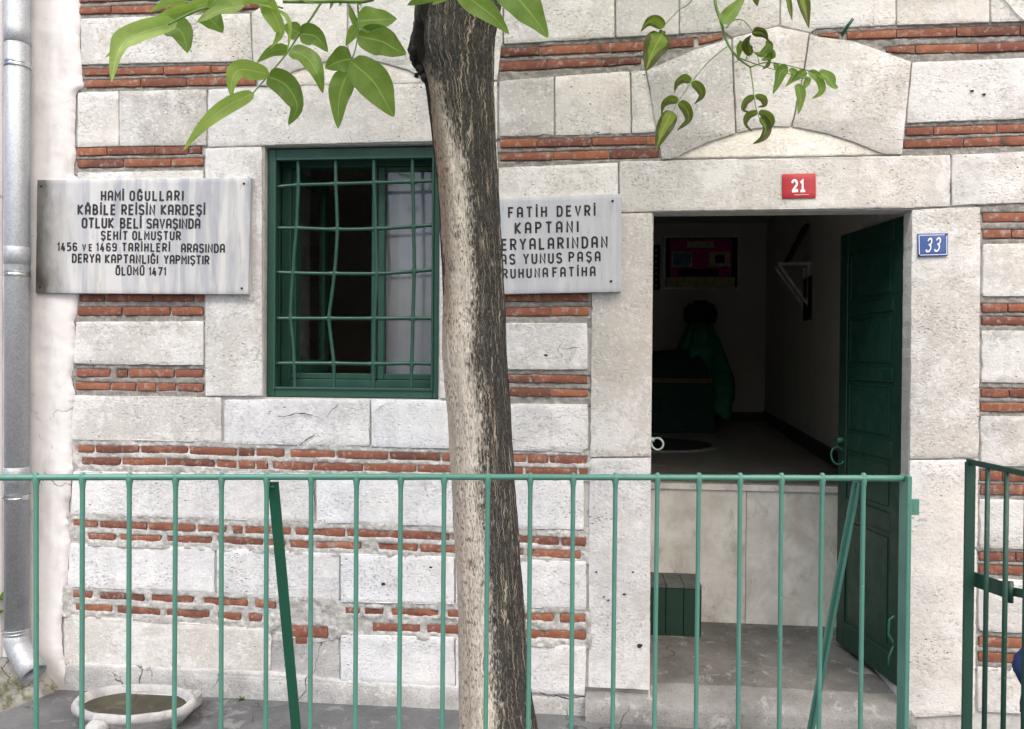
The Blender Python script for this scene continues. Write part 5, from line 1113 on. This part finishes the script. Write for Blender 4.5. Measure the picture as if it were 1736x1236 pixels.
leaf([(454, 130), (485, 145), (504, 180), (489, 212)], 42, ZL-.02, 'leaf', tr, -.15, dz=(0, .01, .02, .01)); leaf([(430, 158), (385, 180), (345, 212), (310, 256)], 26, ZL-.04, 'leafy', tr, .45, .4, (0, .02, .04, .05))
leaf([(606, 36), (640, 34), (673, 32)], 46, ZL, 'leaf', tr, .1, .15); leaf([(606, 62), (645, 70), (668, 82), (689, 92)], 50, ZL, 'leaf', tr, -.1, .15); leaf([(607, 44), (598, 26), (592, 6)], 15, ZL+.02, 'leaf', tr, .6)
leaf([(607, 46), (597, 58), (586, 78)], 20, ZL+.01, 'leaf', tr, .4); leaf([(597, 100), (576, 104), (551, 116)], 44, ZL, 'leaf', tr, .1); leaf([(590, 124), (576, 160), (573, 218)], 42, ZL-.01, 'leaf', tr, .1, .2)
leaf([(594, 104), (632, 138), (652, 170), (668, 198)], 60, ZL-.02, 'leaf', tr, -.05, .15); leaf([(584, -14), (600, -4), (613, 10)], 18, ZL, 'leafy', tr); leaf([(570, -20), (565, 0), (559, 17)], 9, ZL, 'leaf', tr); leaf([(582, -18), (580, 0), (575, 11)], 8, ZL, 'leaf', tr)
Zc = 1.8
stem([(820, -380, 1.6), (815, -140, Zc), (790, -30, Zc), (770, -12, Zc)], .006, .003); stem([(820, -380, 1.6), (850, -120, Zc), (846, -30, Zc)], .005, .002)
leaf([(760, -22), (725, -6), (690, 9)], 24, Zc, 'leaf', tr, .3); leaf([(775, -20), (752, -6), (733, 8)], 18, Zc, 'leaf', tr, .3); leaf([(776, -16), (810, 8), (838, 30), (863, 58)], 40, Zc-.03, 'leaf', tr, -.1, .2)
leaf([(796, -6), (806, 8), (806, 28)], 22, Zc+.02, 'leafy', tr, .2); leaf([(844, -34), (880, 0), (905, 30), (929, 64)], 62, Zc-.04, 'leaf', tr, .05, .15); leaf([(815, -30), (822, -10), (818, 6)], 20, Zc, 'leafy', tr)
# the withering shoot on the right
Zr = 2.3
stem([(1230, -420, 2.2), (1205, -80, Zr), (1212, 0, Zr), (1222, 36, Zr), (1232, 70, Zr), (1250, 97, Zr), (1272, 114, Zr)], .006, .0028)
stem([(1200, -60, Zr), (1173, 0, Zr), (1150, 18, Zr), (1127, 42, Zr-.02)], .002, .0014); stem([(1235, 77, Zr), (1202, 104, Zr), (1172, 140, Zr-.02), (1150, 172, Zr-.02), (1139, 192, Zr-.03)], .0018, .0012)
stem([(1272, 114, Zr), (1277, 150, Zr), (1281, 180, Zr-.01), (1287, 200, Zr-.01)], .002, .0012); stem([(1250, 97, Zr), (1285, 110, Zr), (1320, 120, Zr), (1370, 135, Zr)], .0018, .0012); stem([(1272, 114, Zr), (1300, 106, Zr), (1340, 112, Zr), (1386, 124, Zr)], .0022, .0013)
stem([(1231, 48, Zr), (1245, 34, Zr), (1262, 36, Zr), (1276, 54, Zr)], .0018, .0012); stem([(1264, 103, Zr), (1268, 85, Zr)], .0014, .001); stem([(1287, 108, Zr), (1284, 92, Zr)], .0014, .001)
leaf([(1126, 46), (1112, 36), (1098, 38), (1086, 54)], 20, Zr, 'leafyb', tr, .5); leaf([(1124, 52), (1120, 62), (1119, 72)], 12, Zr, 'leafb', tr); leaf([(1123, 58), (1108, 85), (1095, 121)], 44, Zr-.03, 'leafyb', tr, .0, .2)
leaf([(1172, 138), (1158, 133), (1146, 142), (1143, 158)], 15, Zr, 'leafb', tr, .4); leaf([(1173, 140), (1186, 150), (1190, 164), (1177, 177)], 16, Zr, 'leafb', tr, -.3); leaf([(1150, 171), (1135, 169), (1123, 178), (1121, 197)], 15, Zr, 'leafb', tr, .4)
leaf([(1151, 173), (1164, 186), (1167, 205), (1147, 222)], 18, Zr, 'leafb', tr, -.3); leaf([(1140, 189), (1124, 220), (1112, 254)], 30, Zr-.03, 'leafyb', tr, .1, .3)
leaf([(1278, 163), (1262, 172), (1259, 188), (1276, 192)], 13, Zr, 'leafb', tr, .4); leaf([(1280, 162), (1294, 168), (1296, 180), (1284, 182)], 12, Zr, 'leafb', tr, -.4); leaf([(1284, 190), (1266, 196), (1262, 212), (1276, 224)], 13, Zr, 'leafb', tr, .4); leaf([(1286, 189), (1303, 198), (1308, 212), (1299, 222)], 15, Zr, 'leafb', tr, -.4)
leaf([(1287, 200), (1297, 216), (1292, 234), (1276, 244)], 18, Zr-.01, 'leafb', tr, .2)
for q in (((1336, 116), (1324, 122), (1318, 140), (1310, 160), 20), ((1338, 117), (1347, 126), (1340, 138), (1331, 147), 13), ((1366, 120), (1355, 128), (1340, 140), 15), ((1370, 121), (1386, 134), (1392, 155), (1376, 168), 17), ((1386, 124), (1402, 132), (1412, 146), (1421, 148), 22), ((1351, 142), (1357, 165), (1353, 194), 18), ((1370, 130), (1366, 142), (1361, 152), 13), ((1316, 106), (1315, 112), (1313, 118), 11), ((1300, 88), (1304, 98), (1290, 102), 15), ((1302, 86), (1310, 94), (1315, 97), 14), ((1258, 70), (1252, 85), (1251, 104), 15), ((1298, 70), (1306, 78), (1309, 86), 9), ((1303, 100), (1300, 110), (1292, 118), 8)):
    leaf(list(q[:-1]), q[-1], Zr, 'leafb' if random.random() < .35 else 'leaf', tr, random.uniform(-.5, .5), .35)
for k in range(11):
    a_ = k*2.1; x_, y_ = 1284+10*math.cos(a_), 72+12*math.sin(a_)
    pts = [(1284+(17+random.random()*4)*math.cos(a_+t_), 74+(19+random.random()*4)*math.sin(a_+t_)*(1-.1*t_)) for t_ in (0, .6, 1.2, 1.9)]
    leaf([(p[0], p[1]) for p in pts], 13, Zr-.02+random.uniform(-.03, .03), 'leafb' if k % 3 else 'leaf', tr, random.uniform(-.9, .9), .5)
leaf([(1224, 40), (1240, 22), (1266, -12)], 28, Zr-.02, 'leaf', tr, .3); leaf([(1270, -20), (1278, -4), (1284, 11)], 18, Zr, 'leafb', tr); leaf([(1332, -30), (1336, 2), (1343, 36)], 16, Zr, 'leafyb', tr, .4); leaf([(1345, -40), (1360, 0), (1371, 48)], 28, Zr, 'leafyb', tr, .1)
stem([(1230, -420, 2.2), (1290, -90, Zr), (1345, -40, Zr)], .003, .0015)
# the crown above the picture: leaflets that nobody could count
lv = []; lf = []
r3 = random.Random(5)
for i in range(1500):
    Zc_ = r3.uniform(.9, 3.0); u_ = r3.uniform(100, 1650)
    top = -170-r3.random()**1.3*520; q = PZ(u_, top, Zc_)
    if q[1] > -.15: continue
    dn_ = Vector((r3.uniform(-1, 1), r3.uniform(-1, 1), r3.uniform(-.9, .1))).normalized(); sd3 = dn_.cross(Vector((r3.uniform(-1, 1), r3.uniform(-1, 1), 1))).normalized(); L_ = r3.uniform(.08, .15); q = Vector(q)
    b0 = len(lv); lv += [q, q+dn_*L_*.35+sd3*L_*.2, q+dn_*L_*.35-sd3*L_*.2, q+dn_*L_*.7+sd3*L_*.16, q+dn_*L_*.7-sd3*L_*.16, q+dn_*L_]
    lf += [(b0, b0+1, b0+2), (b0+1, b0+3, b0+4, b0+2), (b0+3, b0+5, b0+4)]
lvn = np.array([tuple(x) for x in lv]); mk('crown', lvn, lf, 'leaf', tr, uv=[(.5, .5)]*len(lvn), kind='stuff')

# ---- weeds at the foot of the wall
def weed(pt, s, label):
    rw = random.Random(int(s*1e5)); m = MB(); v = []; f = []
    for i in range(16):
        a_ = rw.uniform(0, 6.28); L_ = s*rw.uniform(.5, 1); d_ = Vector((math.cos(a_), math.sin(a_)-.3, rw.uniform(.3, 1.2))).normalized(); sd3 = d_.cross(Vector((0, 0, 1))).normalized(); q = Vector(pt); b0 = len(v)
        v += [q, q+d_*L_*.5+sd3*L_*.22, q+d_*L_*.5-sd3*L_*.22, q+d_*L_]; f += [(b0, b0+1, b0+3, b0+2)]
    mk('weed', v, f, 'weed', uv=[(.5, .5)]*len(v), label=label, cat='weed')
weed((PG(416, 1182, GZ)[0], -.02, GZ+.002), .03, 'tiny green weed at the foot of the wall right of the basin')
q = P(-3, 1020, -.06); weed(q, .075, 'green weed growing from the wall left of the drainpipe, upper one'); q = P(-4, 1042, -.06); weed(q, .06, 'green weed growing from the wall left of the drainpipe, lower one')
